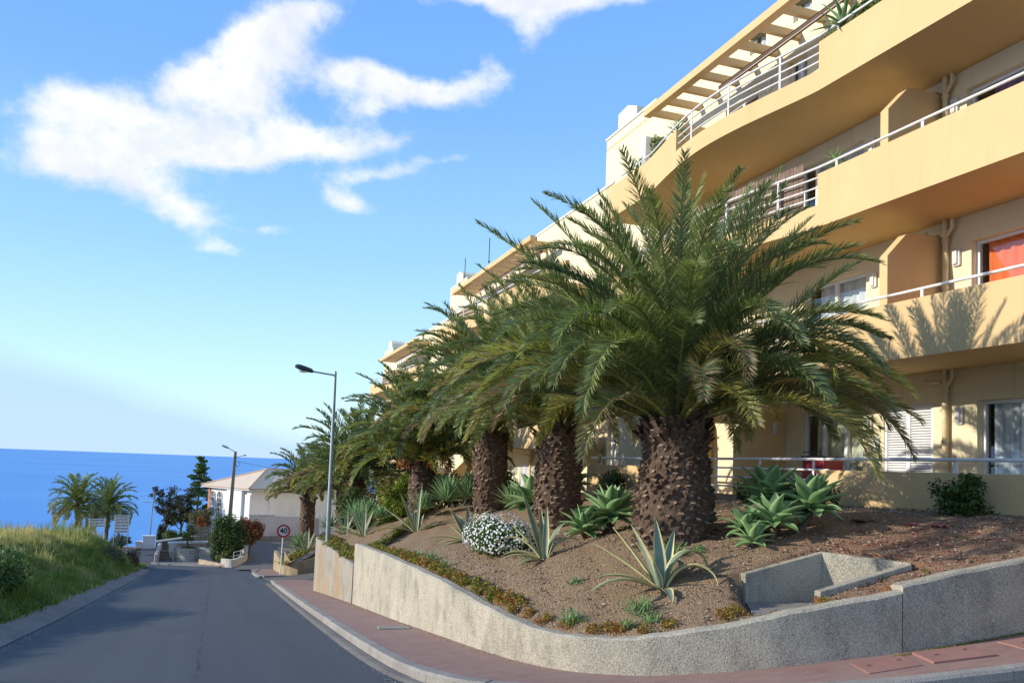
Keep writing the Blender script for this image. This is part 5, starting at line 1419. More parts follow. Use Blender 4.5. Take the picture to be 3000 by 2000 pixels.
mat_plants(pts, 'iceplant_edge', None, [(.20, .20, .03), (.33, .19, .05), (.26, .22, .04), (.15, .18, .03)], .2, 130, .022, soil, h=.10)
pts = [(3.62 + .85 * t + rs.uniform(-.08, .08), 21.75 + 1.3 * t) for t in np.linspace(0, 3.2, 38)]
mat_plants(pts, 'iceplant_on_edging', None, [(.17, .19, .03), (.22, .20, .04)], .22, 120, .022, lambda x, y: soil(x, y) + .1, h=.14)
pts = [(3.35 + rs.uniform(0, .9), 42.1 + rs.uniform(0, 3)) for k in range(70)]
mat_plants(pts, 'iceplant_far', None, [(.17, .21, .03), (.25, .25, .04), (.30, .18, .05)], .3, 110, .03, soil2, h=.2)
pts = [(rs.uniform(7.5, 11.0), rs.uniform(7.9, 16)) for k in range(10)] + [(11.0, y) for y in np.arange(9.5, 13.5, .3)]
mat_plants(pts, 'low_weeds', None, [(.10, .13, .03), (.16, .18, .04)], .09, 30, .015, soil, h=.05)
# moss line at the foot of the right wall
pts = [(x, 7.46) for x in np.arange(7.2, 11.5, .07)]
mat_plants(pts, 'moss_line', None, [(.22, .20, .03), (.16, .17, .02)], .05, 40, .008, lambda x, y: pav(x, y) + .0, h=.012)

# scraps lying on the soil
for (x, y, s, a, lb, mt) in ((9.41, 9.46, .16, .3, 'crumpled dull red scrap lying on the soil, the left of two near the terrace wall', 'pinkcloth'), (9.62, 9.17, .17, -.2, 'flat pink scrap lying on the soil, the right of two near the terrace wall', 'pinkcloth'), (9.1, 10.06, .3, .1, 'long dark fallen palm stalk lying behind the agave rosettes', 'bark')):
    mb = MB(); rows = []
    for i in range(7):
        rows.append([(x + s * ((i / 6 - .5) * math.cos(a) * 1.4 - (j / 4 - .5) * math.sin(a) * .6), y + s * ((i / 6 - .5) * math.sin(a) * 1.4 + (j / 4 - .5) * math.cos(a) * .6), soil(x, y) + .03 + .018 * math.sin(i * 2.1 + j * 1.3)) for j in range(5)])
    mb.grid(rows)
    o = mb.build('cloth_scrap' if mt != 'bark' else 'fallen_stalk', M[mt], smooth=True, label=lb, cat='litter'); so_ = o.modifiers.new('t', 'SOLIDIFY'); so_.thickness = .008

# dry leaf litter and twigs on the soil
n = 5200; LX = []; 
for k in range(n):
    y = random.uniform(7.8, 20) ** 1.0; x0 = wallx(y) + .2 if y > 9.3 else float(np.interp(y, [7.7, 8.1, 8.5, 9.3], [7.4, 5.8, 5.0, 4.3])); x = random.uniform(x0, 11.1)
    if in_box(x, y) and random.random() < .6: continue
    LX.append((x, y, (soil(x, y) if not in_box(x, y) else -1.603) + .012, random.uniform(0, 6.28), random.uniform(.02, .10)))
LX = np.array(LX); dd_ = np.c_[np.cos(LX[:, 3]), np.sin(LX[:, 3]), rng.uniform(-.2, .35, len(LX))] * LX[:, 4:5]; pp = np.c_[-np.sin(LX[:, 3]), np.cos(LX[:, 3]), np.zeros(len(LX))] * rng.uniform(.003, .010, (len(LX), 1))
c0_ = LX[:, :3]
tt = np.array([(.42, .33, .22), (.30, .21, .13), (.20, .13, .09), (.5, .42, .3)])[rng.integers(0, 4, len(LX))]
tag(np_quads('leaf_litter', np.stack([c0_ - pp, c0_ + pp, c0_ + dd_ + pp * .5, c0_ + dd_ - pp * .5], 1), M['pebble'], tt), kind='stuff')
# ---- balcony plants
def pot_plant(x, y, zfloor, zc, r, n, seed, label, W=.03, el0=88, trunk_=True, name='potted_plant'):
    t = empty(name, (x, y, zfloor), label, 'plant', 'plants on the balconies')
    mb = MB(); mb.lathe([(.13, 0), (.17, .3), (.18, .32), (.15, .32)], (x, y, zfloor), 14); mb.build('pot', M['terracotta'], t)
    mb = MB(); mb.tube([(x, y, zfloor + .25), (x, y, zc)], .03, 6); mb.build('stem', M['bark'], t)
    mb = MB(); rs = random.Random(seed)
    for i in range(n):
        u = (i + .5) / n; az = i * 2.4; strap(mb, (x, y, zc - .1 * u), az, math.radians(el0 - 110 * u), r * rs.uniform(.8, 1.1), math.radians(30), W, 1.5, .005, 0, .3, 7, True)
    mb.build('leaves', [M['fox'], M['agave_y'] if seed % 2 else M['fox2']], t, auto=50)
    return t
pot_plant(11.65, 13.75, 5.15, 6.52, .33, 46, 4, 'thin-leaved spiky plant in a pot on the second-floor balcony', .014)
pot_plant(11.15, 13.0, 7.95, 9.0, .62, 30, 6, 'aloe-like pot plant on the top balcony at the corner where the rails begin', .035)
pot_plant(11.2, 12.1, 7.95, 9.15, .6, 30, 8, 'second aloe-like pot plant on the top balcony, next to the rail corner one', .035)
pot_plant(11.2, 11.4, 7.95, 9.15, .55, 30, 10, 'third aloe-like pot plant on the top balcony, touching the frame top', .035)
pot_plant(11.25, 21.7, 7.95, 8.95, .4, 24, 12, 'aloe-like pot plant at the left end of the top balcony, beside the pale cabinet', .035)
pot_plant(11.3, 19.6, 7.95, 9.35, .4, 30, 14, 'spiky potted plant at the left end of the open rails on the top balcony', .02)
shrub('potted_bush', (11.4, 20.6, 9.2), (.45, .5, .5), 1500, .05, 21, [(.16, .20, .03), (.10, .15, .03)], 'bushy yellow-green plant on the top balcony behind the parapet', 'plant', 'plants on the balconies', clumps=22)
shrub('potted_bush', (11.45, 12.6, 9.0), (.35, .6, .38), 1300, .06, 23, [(.18, .24, .05), (.12, .19, .05)], 'leafy plants bunched behind the top parapet where the open rails begin', 'plant', 'plants on the balconies', clumps=20)
pts = [(planx(y) + .1, y) for y in np.arange(10.6, 13.3, .12)]
mat_plants(pts, 'trailing_plants', None, [(.14, .18, .03), (.09, .14, .03)], .12, 30, .03, lambda x, y: 8.76, h=.08)
# ------------------------------------------------------------------ street lamp
lx, ly = 3.28, 26.5
lz = soil(lx, ly) - .3
t = empty('street_lamp', (lx, ly, lz), 'tall slim grey street lamp post with a dark head on a short arm', 'street lamp')
T_ = Vector((-.012, 0, 1))
def lp(h): return (lx - .03 * h / 5, ly, h)
mb = MB(); mb.tube([(lx, ly, lz), (lx - .01, ly, lz + 1.2), (lx - .03, ly, 2.76)], [.075, .068, .042], 14); mb.tube([(lx - .03, ly, 2.76), (lx - .03, ly, 2.80)], .03, 10); mb.build('post', M['metal'], t, auto=40)
ad = Vector((-.985, -.1, 0))
p0 = Vector((lx - .03, ly, 2.66))
mb = MB(); mb.tube([p0, p0 + ad * .45 + Vector((0, 0, .04)), p0 + ad * .82 + Vector((0, 0, .075))], .026, 10); mb.build('arm', M['metal'], t, auto=40)
mb = MB()
rows = []
for i, (s_, hw, h0, h1) in enumerate(((0, .05, -.03, .05), (.06, .095, -.05, .09), (.25, .12, -.06, .115), (.42, .12, -.045, .13), (.52, .09, -.01, .11), (.57, .03, .03, .07))):
    c = p0 + ad * (.70 + s_) + Vector((0, 0, .06 + s_ * .16)); sd_ = Vector((-ad.y, ad.x, 0))
    rows.append([c + sd_ * hw * math.cos(a) + Vector((0, 0, (h1 if math.sin(a) > 0 else -h0) * math.sin(a))) for a in np.linspace(0, 2 * math.pi, 13)])
mb.grid(rows); mb.add(rows[0][:-1], [tuple(range(12))]); mb.add(rows[-1][:-1], [tuple(range(12))[::-1]])
hd = mb.build('lamp_head', M['darkmetal'], t, smooth=True)
mb = MB(); c = p0 + ad * 1.0 + Vector((0, 0, .06)); mb.lathe([(.02, -.05), (.08, -.035), (.09, 0)], tuple(c), 12, sx=1.8); mb.build('lens', M['lampglass'], hd)

# ------------------------------------------------------------------ speed sign
sx_, sy_ = 3.05, 42.4; sz = zr(42.4) + .1
t = empty('speed_sign', (sx_, sy_, sz), 'round speed limit sign reading 40 with red ring on a thin post', 'road sign')
mb = MB(); mb.tube([(sx_, sy_, sz), (sx_ + .04, sy_, sz + 2.4)], .03, 8); mb.build('post', M['white'], t)
ring = simple('sign_red', (.55, .03, .035), (.48, .03, .03), 4, .4); plate = simple('sign_white', (.8, .8, .78), (.74, .74, .72), 4, .4); ink = simple('sign_black', (.015, .015, .018), (.02, .02, .02), 4, .4)
c = Vector((sx_ + .04, sy_ - .04, sz + 2.12)); nv = Vector((-.07, -1, 0)).normalized(); rv = Vector((1, -.07, 0)).normalized(); uv = Vector((0, 0, 1))
def disc(r0, r1, d0, d1, mt, name):
    mb = MB(); rows = []
    n = 40; vs = []
    for r, dd_ in ((r0, d0), (r1, d0), (r1, d1), (r0, d1)):
        vs.append([c + rv * r * math.cos(2 * math.pi * k / n) + uv * r * math.sin(2 * math.pi * k / n) + nv * dd_ for k in range(n + 1)])
    mb.grid(vs + [vs[0]]); return mb.build(name, mt, t)
disc(.001, .325, .0, .02, plate, 'sign_plate'); disc(.235, .32, .022, .028, ring, 'sign_ring')
f = bpy.data.curves.new('digits', 'FONT'); f.body = '40'; f.size = .36; f.align_x = 'CENTER'; f.align_y = 'CENTER'; f.extrude = .003; f.offset = .009
fo = bpy.data.objects.new('digits', f); col.objects.link(fo)
dg = bpy.context.evaluated_depsgraph_get(); me = bpy.data.meshes.new_from_object(fo.evaluated_get(dg)); bpy.data.objects.remove(fo)
me.materials.clear(); me.materials.append(ink)
do = link_mesh('digits', me, t)
mm = Matrix.Identity(4)
for i in range(3): mm[i][0] = rv[i]; mm[i][1] = uv[i]; mm[i][2] = nv[i]
do.matrix_local = Matrix.Translation(c + nv * .026 - t.location) @ mm

# ------------------------------------------------------------------ utility pole, lamp, wires
ux, uy = .72, 60.0; uz = -6.9
t = empty('utility_pole', (ux, uy, uz), 'tall weathered wooden utility pole with a lamp and cable rising from the big bush', 'utility pole')
mb = MB(); mb.box(-.16, .16, -.13, .13, 0, 7.25, M=Matrix.Translation((ux, uy, uz)) @ Matrix.Rotation(R(1.6), 4, 'Y')); 
for i, v in enumerate(mb.v):
    k = 1 - .45 * (v[2] - uz) / 7.25; cx = ux + math.tan(R(1.6)) * (v[2] - uz); mb.v[i] = (cx + (v[0] - cx) * k, uy + (v[1] - uy) * k, v[2])
mb.build('post', M['wood'], t, bevel=.02)
tp = Vector((ux + .2, uy, uz + 7.2))
mb = MB(); mb.tube([tp, tp + Vector((-.35, -.1, .18)), tp + Vector((-.5, -.14, .28))], .025, 6); mb.build('arm', M['metal'], t)
mb = MB(); rows = []
for s_, w_ in ((0, .05), (.12, .1), (.35, .11), (.5, .05)):
    c = tp + Vector((-.42 - s_, -.12, .25 + s_ * .35)); rows.append([c + Vector((0, w_ * math.cos(a), w_ * .7 * math.sin(a))) for a in np.linspace(0, 2 * math.pi, 11)])
mb.grid(rows); mb.add(rows[0][:-1], [tuple(range(10))]); mb.add(rows[-1][:-1], [tuple(range(10))[::-1]]); mb.build('lamp_head', M['metal'], t, smooth=True)
mb = MB(); mb.tube([tp + Vector((0, -.1, -.35)), tp + Vector((.6, -.1, -.2))], .02, 6); mb.lathe([(.02, -.04), (.1, 0), (.02, .04)], tuple(tp + Vector((.62, -.1, -.2))), 10, sx=1.6); mb.build('insulator_bar', M['darkmetal'], t)
mb = MB(); mb.tube([tp + Vector((.02, -.16, -.8)), tp + Vector((.22, -.16, -1.0)), tp + Vector((.34, -.16, -.8)), tp + Vector((.2, -.16, -.62)), tp + Vector((.05, -.16, -.7))], .02, 6); mb.build('cable_loop', M['darkmetal'], t)
def wire(a, b, sag, lb, r=.012):
    pts = [tuple(Vector(a).lerp(Vector(b), s_) - Vector((0, 0, sag * 4 * s_ * (1 - s_)))) for s_ in np.linspace(0, 1, 20)]
    mb = MB(); mb.tube(pts, r, 5); mb.build('overhead_cable', M['darkmetal'], label=lb, cat='cable')
wire(tuple(tp + Vector((.05, 0, -.62))), (12.6, 52.0, -.9), .35, 'thin dark cable running from the utility pole right towards the apartments')
# thin pole by the box, with its wire
t = empty('thin_pole', (-4.85, 70, -7.2), 'thin pale metal pole behind the white roadside cabinet', 'pole')
mb = MB(); mb.tube([(-4.85, 70, -7.6), (-4.72, 70, -2.9)], [.055, .04], 8); mb.build('post', M['metal'], t)
wire((-4.72, 70, -3.0), (-9.5, 62, -3.7), .3, 'faint sagging wire from the thin metal pole to the left', .008)

# ------------------------------------------------------------------ white house down the lane
def frame_m(o, ang): return Matrix.Translation(o) @ Matrix.Rotation(ang, 4, 'Z')
HO = Vector((2.46, 70.0, -6.3)); HA = math.atan2(.48, .875)
H = empty('white_house', tuple(HO), 'white villa with a pale clay tile hip roof and arched windows beyond the bend', 'house')
HM = frame_m(HO, HA)
UX, VY, HH = 10.5, 6.6, 3.75
hw_ = simple('house_white', (.84, .83, .80), (.78, .76, .73), 1.5, .85)
mb = MB(); mb.box(0, UX, 0, VY, -.6, HH, M=HM); mb.build('wall', hw_, H)
mb = MB(); mb.box(-.35, .0, .9, 3.2, -.6, HH - .05, M=HM); mb.build('wall_bay', hw_, H)
# roof
def roof(x0, x1, y0, y1, ze, zt, name, parent, ridge=None):
    e = .55; A = [(x0 - e, y0 - e), (x1 + e, y0 - e), (x1 + e, y1 + e), (x0 - e, y1 + e)]
    w2 = (y1 - y0) / 2 + e; r0 = (x0 - e + w2, (y0 + y1) / 2); r1 = (x1 + e - w2, (y0 + y1) / 2)
    vs = [(*p, ze) for p in A] + [(*r0, zt), (*r1, zt)] + [(*p, ze - .09) for p in A]
    fs = [(0, 1, 5, 4), (1, 2, 5), (2, 3, 4, 5), (3, 0, 4)]
    bm = bmesh.new(); uvl = bm.loops.layers.uv.new('UVMap')
    V_ = [bm.verts.new(HM @ Vector(v) - Vector(parent.location)) for v in vs]
    for f_ in fs:
        fc = bm.faces.new([V_[i] for i in f_]); fc.normal_update()
        a_ = Vector(vs[f_[0]]); b_ = Vector(vs[f_[1]]); ux_ = (b_ - a_).normalized(); nn_ = ux_.cross(Vector(vs[f_[2]]) - a_).normalized(); vy_ = nn_.cross(ux_)
        for l, i in zip(fc.loops, f_): l[uvl].uv = ((Vector(vs[i]) - a_).dot(ux_), (Vector(vs[i]) - a_).dot(vy_))
    for i in range(4): bm.faces.new([V_[i], V_[6 + i], V_[6 + (i + 1) % 4], V_[(i + 1) % 4]])
    bm.faces.new([V_[9], V_[8], V_[7], V_[6]])
    me = bpy.data.meshes.new(name); bm.to_mesh(me); bm.free(); me.materials.append(M['tiles'])
    o = link_mesh(name, me, parent)
    mb = MB()
    for (i, j) in ((0, 4), (3, 4), (1, 5), (2, 5), (4, 5)): mb.tube([HM @ (Vector(vs[i]) + Vector((0, 0, .03))), HM @ (Vector(vs[j]) + Vector((0, 0, .03)))], .075, 8)
    rt_ = mb.build('ridge_tiles', simple('ridge_tile', (.66, .50, .36), (.56, .38, .26), 3, .85), parent=None); rt_.parent = o
    rt_.location = -Vector(parent.location)
    return o
rr0 = roof(0, UX, 0, VY, HH + .05, HH + 1.55, 'roof', H)
mb = MB(); mb.box(-.52, UX + .52, -.52, VY + .52, HH - .1, HH - .04, M=HM); mb.build('eaves', hw_, H)
# lower hip over the bay
# arched windows on the sunlit side
def arch(yc, x, w_, z0, z1, mt, name, parent, pan=True, recess=.02):
    n = 10; pr = [(yc - w_ / 2, z0), (yc + w_ / 2, z0)] + [(yc + w_ / 2 * math.cos(a), z1 - w_ / 2 + w_ / 2 * math.sin(a)) for a in np.linspace(0, math.pi, n)]
    mb = MB(); k = len(pr); vs = [HM @ Vector((x, y, z)) for y, z in pr] + [HM @ Vector((x + .05, y, z)) for y, z in pr]
    mb.add(vs, [tuple(range(k)), tuple(range(k, 2 * k))[::-1]] + [(i, k + i, k + (i + 1) % k, (i + 1) % k) for i in range(k)])
    return mb.build(name, mt, parent)
wg = simple('window_dark', (.05, .055, .06), (.09, .09, .09), 3, .15, spec=.8)
for yc in (6.0, 4.9):
    wn_ = arch(yc, -.03, .78, 1.25, 3.35, wg, 'window', H)
    mb = MB()
    for z in (1.65, 2.05, 2.45, 2.85): mb.box(-.055, -.031, yc - .36, yc + .36, z - .02, z + .02, M=HM)
    for y in (yc - .13, yc + .13): mb.box(-.056, -.032, y - .02, y + .02, 1.27, 3.2, M=HM)
    for s_ in (-1, 1): mb.box(-.06, -.033, yc + s_ * .39 - .03, yc + s_ * .39 + .03, 1.2, 2.98, M=HM)
    pts = [HM @ Vector((-.05, yc + .39 * math.cos(a), 2.96 + .39 * math.sin(a))) for a in np.linspace(0, math.pi, 10)]; mb.tube(pts, .035, 6)
    mb.build('frame', M['frame'], wn_)
mb = MB(); mb.box(-.42, -.30, -.02, 1.7, 1.0, 3.3, M=HM @ Matrix.Translation((.3, .0, 0))); mb.build('shutter', M['frame'], H)
mb = MB(); mb.box(-.10, .06, 6.45, 6.68, -.5, HH - .1, M=HM); mb.build('corner_strip', simple('orange_paint', (.62, .22, .10), (.55, .2, .1), 3, .8), H)
# arch moulding on the shaded wall
mb = MB(); mb.tube([HM @ Vector((1.2 + .5 * math.cos(a) * (1), -.03, 2.3 + .75 * math.sin(a))) for a in np.linspace(-1.2, 1.5, 12)], .035, 6); mb.build('moulding', M['frame'], H)
# forecourt wall, gate, pillars
t = empty('forecourt_wall', (4, 69.2, -6.2), 'long low off-white wall in front of the shaded side of the white house', 'wall')
mb = MB(); mb.prism([(2.35, 68.4), (2.35, 68.6), (6.55, 69.5), (6.55, 69.3)], -6.6, lambda x, y: -4.55 - .02 * (x - 3)); mb.build('wall', simple('pinkish_wall', (.66, .62, .60), (.58, .54, .52), 1, .85), t)
mb = MB(); mb.prism([(2.3, 68.35), (2.3, 68.65), (4.3, 69.08), (4.3, 68.78)], -4.55, -4.42); mb.build('coping', M['coping'], t)
for x in (6.6, 7.95):
    mb = MB(); mb.box(x - .12, x + .14, 69.3, 69.6, -6.6, -4.5); mb.build('pillar', hw_, t, bevel=.02)
t = empty('garden_gate', (7.25, 69.4, -6.3), 'faded pink metal gate between white pillars beside the white house', 'gate')
mb = MB(); mb.box(6.76, 7.8, 69.42, 69.46, -6.2, -4.75); mb.build('panel', simple('faded_pink', (.62, .46, .44), (.5, .36, .35), 5, .8), t)
mb = MB()
for k in range(5): mb.box(6.85 + k * .1, 6.88 + k * .1, 69.39, 69.42, -5.7, -5.0)
mb.build('bars', M['darkmetal'], t)
mb = MB(); mb.prism([(2.6, 67.6), (2.6, 67.9), (9.3, 69.0), (9.3, 68.7)], -6.9, -6.05); mb.build('lane_kerb', M['kerb'], kind='structure')

# curved white wall with rails sweeping up the lane
CW = [(0.35, 54.3), (1.05, 53.9), (1.55, 54.9), (1.95, 57), (2.08, 60), (2.06, 64), (1.9, 67.5)]
pl = catmull([(x, y, 0) for x, y in CW], 6)
def cz(y): return float(np.interp(y, [53, 57, 62, 68], [-6.72, -6.78, -6.6, -6.45]))
t = empty('curved_garden_wall', (1.5, 55, -6.8), 'low white wall curving up the lane in front of the big flowering bush, with a tube railing', 'wall')
mb = MB(); vs = []
for i, p in enumerate(pl):
    q = pl[min(i + 1, len(pl) - 1)] - pl[max(0, i - 1)]; q.normalize(); n_v = Vector((-q.y, q.x, 0)) * .22
    zt = float(np.interp(p.y, [53, 56, 60, 64, 68], [-6.28, -6.2, -5.95, -5.75, -5.7]))
    for (a, z) in ((p, cz(p.y) - .4), (p, zt), (p + n_v, zt), (p + n_v, cz(p.y) - .4)): vs.append((a.x, a.y, z))
fs = [(i * 4 + j, i * 4 + (j + 1) % 4, (i + 1) * 4 + (j + 1) % 4, (i + 1) * 4 + j) for i in range(len(pl) - 1) for j in range(4)] + [(0, 1, 2, 3), tuple(range(len(vs) - 4, len(vs)))]
mb.add(vs, fs); mb.build('wall', simple('limewash', (.74, .70, .62), (.60, .54, .44), 2, .9), t)
mb = MB()
for dz in (.22, .45): mb.tube([(p.x + .02, p.y + .05, float(np.interp(p.y, [53, 56, 60, 64, 68], [-6.28, -6.2, -5.95, -5.75, -5.7])) + dz) for p in pl[6:]], .022, 6)
for p in pl[6::5]: 
    z = float(np.interp(p.y, [53, 56, 60, 64, 68], [-6.28, -6.2, -5.95, -5.75, -5.7])); mb.tube([(p.x + .02, p.y + .05, z - .05), (p.x + .02, p.y + .05, z + .45)], .022, 6)
mb.build('railing', M['rail'], t)
mb = MB(); mb.prism([(-.95, 55.6), (.35, 54.25), (1.0, 53.85), (1.05, 54.1), (.4, 54.6), (-.85, 55.9)], -7.1, lambda x, y: -6.42 - .1 * (x + 1)); mb.build('orange_stone_kerb', simple('orange_stone', (.50, .33, .18), (.60, .50, .38), 5, .9, .6, 14, .03), label='low orange and cream stone edging under the big bush', cat='edging')

# stone planters, steps and walls at the bend
def lathed(name, c, r, z0, z1, mt, label, cat, group=None, fill=True):
    t = empty(name, (c[0], c[1], z0), label, cat, group)
    mb = MB(); mb.lathe([(r * 1.02, z0), (r, (z0 + z1) / 2), (r * 1.01, z1), (r * .86, z1), (r * .85, z1 - .12)], (c[0], c[1], 0), 28); mb.build('stone_ring', mt, t, auto=50)
    return t
lathed('stone_planter', (-1.62, 58.3), .72, -7.3, -6.0, M['stone'], 'round rough-stone planter with a small tree at the bend', 'planter')
g = np.random.default_rng(4)
mat_plants([(-1.62 + .3 * math.cos(a), 58.3 + .3 * math.sin(a)) for a in np.linspace(0, 6, 7)], 'planter_greenery', None, [(.09, .15, .03), (.16, .2, .05)], .3, 80, .03, lambda x, y: -6.08, h=.12)
t = empty('stone_wall', (-2.55, 59, -7.0), 'rounded rough-stone pier with white coping left of the round planter', 'wall')
mb = MB(); mb.lathe([(.3, -7.2), (.42, -6.9), (.45, -6.2), (.4, -5.75)], (-2.5, 58.9, 0), 18, sx=.8); mb.build('pier', M['stone'], t, auto=50)
mb = MB(); mb.prism([(-2.9, 59.0), (-2.9, 59.4), (-.55, 60.2), (-.55, 59.8)], -7.1, -5.85); mb.build('wall', M['stone'], t)
mb = MB(); mb.prism([(-2.95, 58.95), (-2.95, 59.45), (-.5, 60.25), (-.5, 59.75)], -5.85, -5.72); mb.build('coping', M['coping'], t)
t = empty('stone_wall', (-.6, 57.9, -7), 'short rough-stone wall between the round planter and the big bush', 'wall')
mb = MB(); mb.prism([(-1.0, 57.9), (-1.0, 58.2), (.1, 57.6), (.1, 57.3)], -7.2, -5.95); mb.build('wall', M['stone'], t, bevel=.03)
t = empty('garden_steps', (-3.1, 58, -7.0), 'flight of brown steps with a low curved stone cheek wall at the bend', 'steps')
for k in range(5):
    mb = MB(); mb.box(-3.35, -2.65, 57.8 + .3 * k, 59.6, -7.1 + .16 * k, -6.94 + .16 * k); mb.build('step', simple('step_brown', (.24, .16, .11), (.18, .12, .08), 5, .9), t)
mb = MB(); mb.prism([(-3.6, 57.3), (-3.36, 57.3), (-3.36, 60.2), (-3.6, 60.2)], -7.2, lambda x, y: -6.3 + .16 * (y - 57.3)); mb.build('cheek_wall', M['stone'], t, bevel=.06)
mb = MB(); mb.prism([(-3.9, 56.9), (.3, 54.2), (.6, 55.2), (-.8, 57.5), (-3.6, 57.9)], -7.2, lambda x, y: zr(y) + .09); mb.build('pavement_bend', M['kerb'], kind='structure')
t = empty('picket_fence', (-.9, 60.3, -6.4), 'grey weathered picket fence above the stone wall', 'fence')
for k in range(11):
    mb = MB(); x = -1.35 + .095 * k; mb.box(x - .035, x + .035, 60.3, 60.33, -6.1, -4.75 - .04 * random.random()); mb.build('picket', M['wood'], t)
mb = MB(); mb.box(-1.4, -.3, 60.335, 60.37, -5.4, -5.32); mb.box(-1.4, -.3, 60.335, 60.37, -5.9, -5.82); mb.build('rail', M['wood'], t)
# long pale wall across the road behind
t = empty('roadside_wall', (-3.2, 66, -7.2), 'long low wall with white coping rising behind the steps', 'wall')
mb = MB(); mb.prism([(-4.1, 66), (-4.1, 66.2), (-.6, 66.2), (-.6, 66)], -7.5, lambda x, y: -6.42 + .15 * (x + 4.1)); mb.build('wall', simple('dark_wall', (.16, .12, .10), (.11, .09, .07), 3, .9), t)
mb = MB(); mb.prism([(-4.1, 65.95), (-4.1, 66.25), (-.6, 66.25), (-.6, 65.95)], lambda x, y: -6.42 + .15 * (x + 4.1), lambda x, y: -6.30 + .15 * (x + 4.1)); mb.build('coping', M['coping'], t)
# cabinets
mb = MB(); mb.prism([(-45, 67.2), (-45, 69.2), (-3.9, 69.2), (-3.9, 67.2)], -7.6, -7.07); mb.build('pavement_across', M['pavers'], kind='structure')
t = empty('roadside_cabinet', (-4.75, 68.2, -7.07), 'white cube-shaped roadside cabinet with a lighter rim, the tall one', 'cabinet', 'roadside cabinets')
mb = MB(); mb.box(-5.15, -4.33, 68.0, 68.6, -7.07, -6.2); mb.build('cabinet_body', hw_, t, bevel=.02)
mb = MB(); mb.box(-5.19, -4.29, 67.97, 68.63, -6.2, -6.13); mb.box(-4.95, -4.55, 67.98, 67.997, -6.9, -6.35); mb.build('lid', M['frame'], t)
t = empty('roadside_cabinet', (-5.5, 68.2, -7.07), 'low white wall block joined to the left of the tall roadside cabinet', 'cabinet', 'roadside cabinets')
mb = MB(); mb.box(-5.62, -5.17, 68.1, 68.5, -7.07, -6.6); mb.build('block_body', hw_, t, bevel=.02)
mb = MB(); mb.box(-5.66, -5.20, 68.07, 68.53, -6.6, -6.55); mb.build('cap', M['coping'], t)
mb = MB(); mb.box(-6.6, -5.66, 68.2, 68.35, -7.07, -6.95); mb.build('low_kerb_wall', M['coping'], label='very low pale kerb wall left of the roadside cabinets', cat='wall')
# direction sign boards
def boards(x, y, z, w_, n, hh, label, tiltz):
    t = empty('direction_sign', (x, y, zr(y)), label, 'sign', 'direction signs beyond the bank')
    m_ = frame_m(Vector((x, y, z)), tiltz)
    for s_ in (-w_ / 2 + .03, w_ / 2 - .03):
        mb = MB(); mb.tube([m_ @ Vector((s_, .03, -2.6)), m_ @ Vector((s_, .03, n * hh + .03))], .03, 6); mb.build('post', M['metal'], t)
    for k in range(n):
        mb = MB(); mb.box(-w_ / 2, w_ / 2, -.015, .015, k * hh + .012, (k + 1) * hh - .012, M=m_); b_ = mb.build('board', plate, t)
        mb = MB(); xx = -w_ / 2 + .08
        while xx < w_ / 2 - .1:
            l_ = random.uniform(.04, .09); mb.box(xx, xx + l_, -.02, -.0155, (k + .33) * hh, (k + .63) * hh, M=m_); xx += l_ + .025
        mb.build('lettering', ink, b_)
boards(-6.95, 57, -4.62, .95, 3, .17, 'low white direction sign of three boards just above the grass, behind the palms', .15)
boards(-5.6, 57.3, -5.0, .85, 6, .185, 'taller stack of white direction boards right of the palms', .2)

# ------------------------------------------------------------------ trees beyond the bend
def tree(name, base, H, limbs, label, tints, n_leaf, ls, seed, cr, trunk_r=.12, spread=1., kind='round', group='trees at the bend', layers=None, lean=0.):
    g = np.random.default_rng(seed); rs = random.Random(seed)
    t = empty(name, base, label, 'tree', group)
    mb = MB(); b = Vector(base); tips = []
    topv = b + Vector((lean, 0, H * .93))
    mb.tube([b - Vector((0, 0, .5)), b.lerp(topv, .4) + Vector((rs.uniform(-.1, .1), 0, 0)), topv], [trunk_r, trunk_r * .7, trunk_r * .2], 8)
    for k in range(limbs):
        u = (k + .5) / limbs
        if kind == 'round':
            s0 = b.lerp(topv, .3 + .5 * u); a = k * 2.4 + rs.uniform(-.4, .4); r = spread * rs.uniform(.5, 1.) ; e = Vector((b.x + math.cos(a) * r, b.y + math.sin(a) * r, b.z + H * rs.uniform(.45, .98)))
        else:
            h = .22 + .78 * u; s0 = b.lerp(topv, h); a = k * 2.4; r = spread * (1.15 - u) * rs.uniform(.55, 1.1) * (.65 if u > .8 else 1); e = Vector((s0.x + math.cos(a) * r, s0.y + math.sin(a) * r, s0.z + .12 + rs.uniform(-.05, .2)))
        md = s0.lerp(e, .5) + Vector((0, 0, .1)); mb.tube([s0, md, e], [trunk_r * .4, trunk_r * .25, trunk_r * .08], 5); tips += [e, md.lerp(e, .4)]
    mb.build('trunk', M['bark'], t)
    V = []; T = []
    per = n_leaf // len(tips)
    for i, e in enumerate(tips):
        k = cr * rs.uniform(.6, 1.2) * (1 if kind == 'round' else (1.15 - .5 * (e.z - b.z) / H))
        v, tt, _ = leaves(tuple(e), (k, k, k * (.75 if kind == 'round' else .5)), per, ls, g, tints, 6, cr=.5); V.append(v); T.append(tt * rs.uniform(.75, 1.25))
    np_quads('crown', np.concatenate(V), M['leaf'], np.concatenate(T), parent=t, off=base)
    return t
tree('conifer_tree', (-1.75, 80, -7.5), 7.6, 26, 'tallest tree at the bend, tiered evergreen with a pointed top against the sea', [(.06, .13, .02), (.10, .17, .03), (.035, .08, .02)], 16000, .085, 3, .72, .13, 1.4, 'tier', lean=.15)
DT = [(.04, .05, .02), (.07, .075, .03), (.03, .05, .02), (.05, .045, .035)]
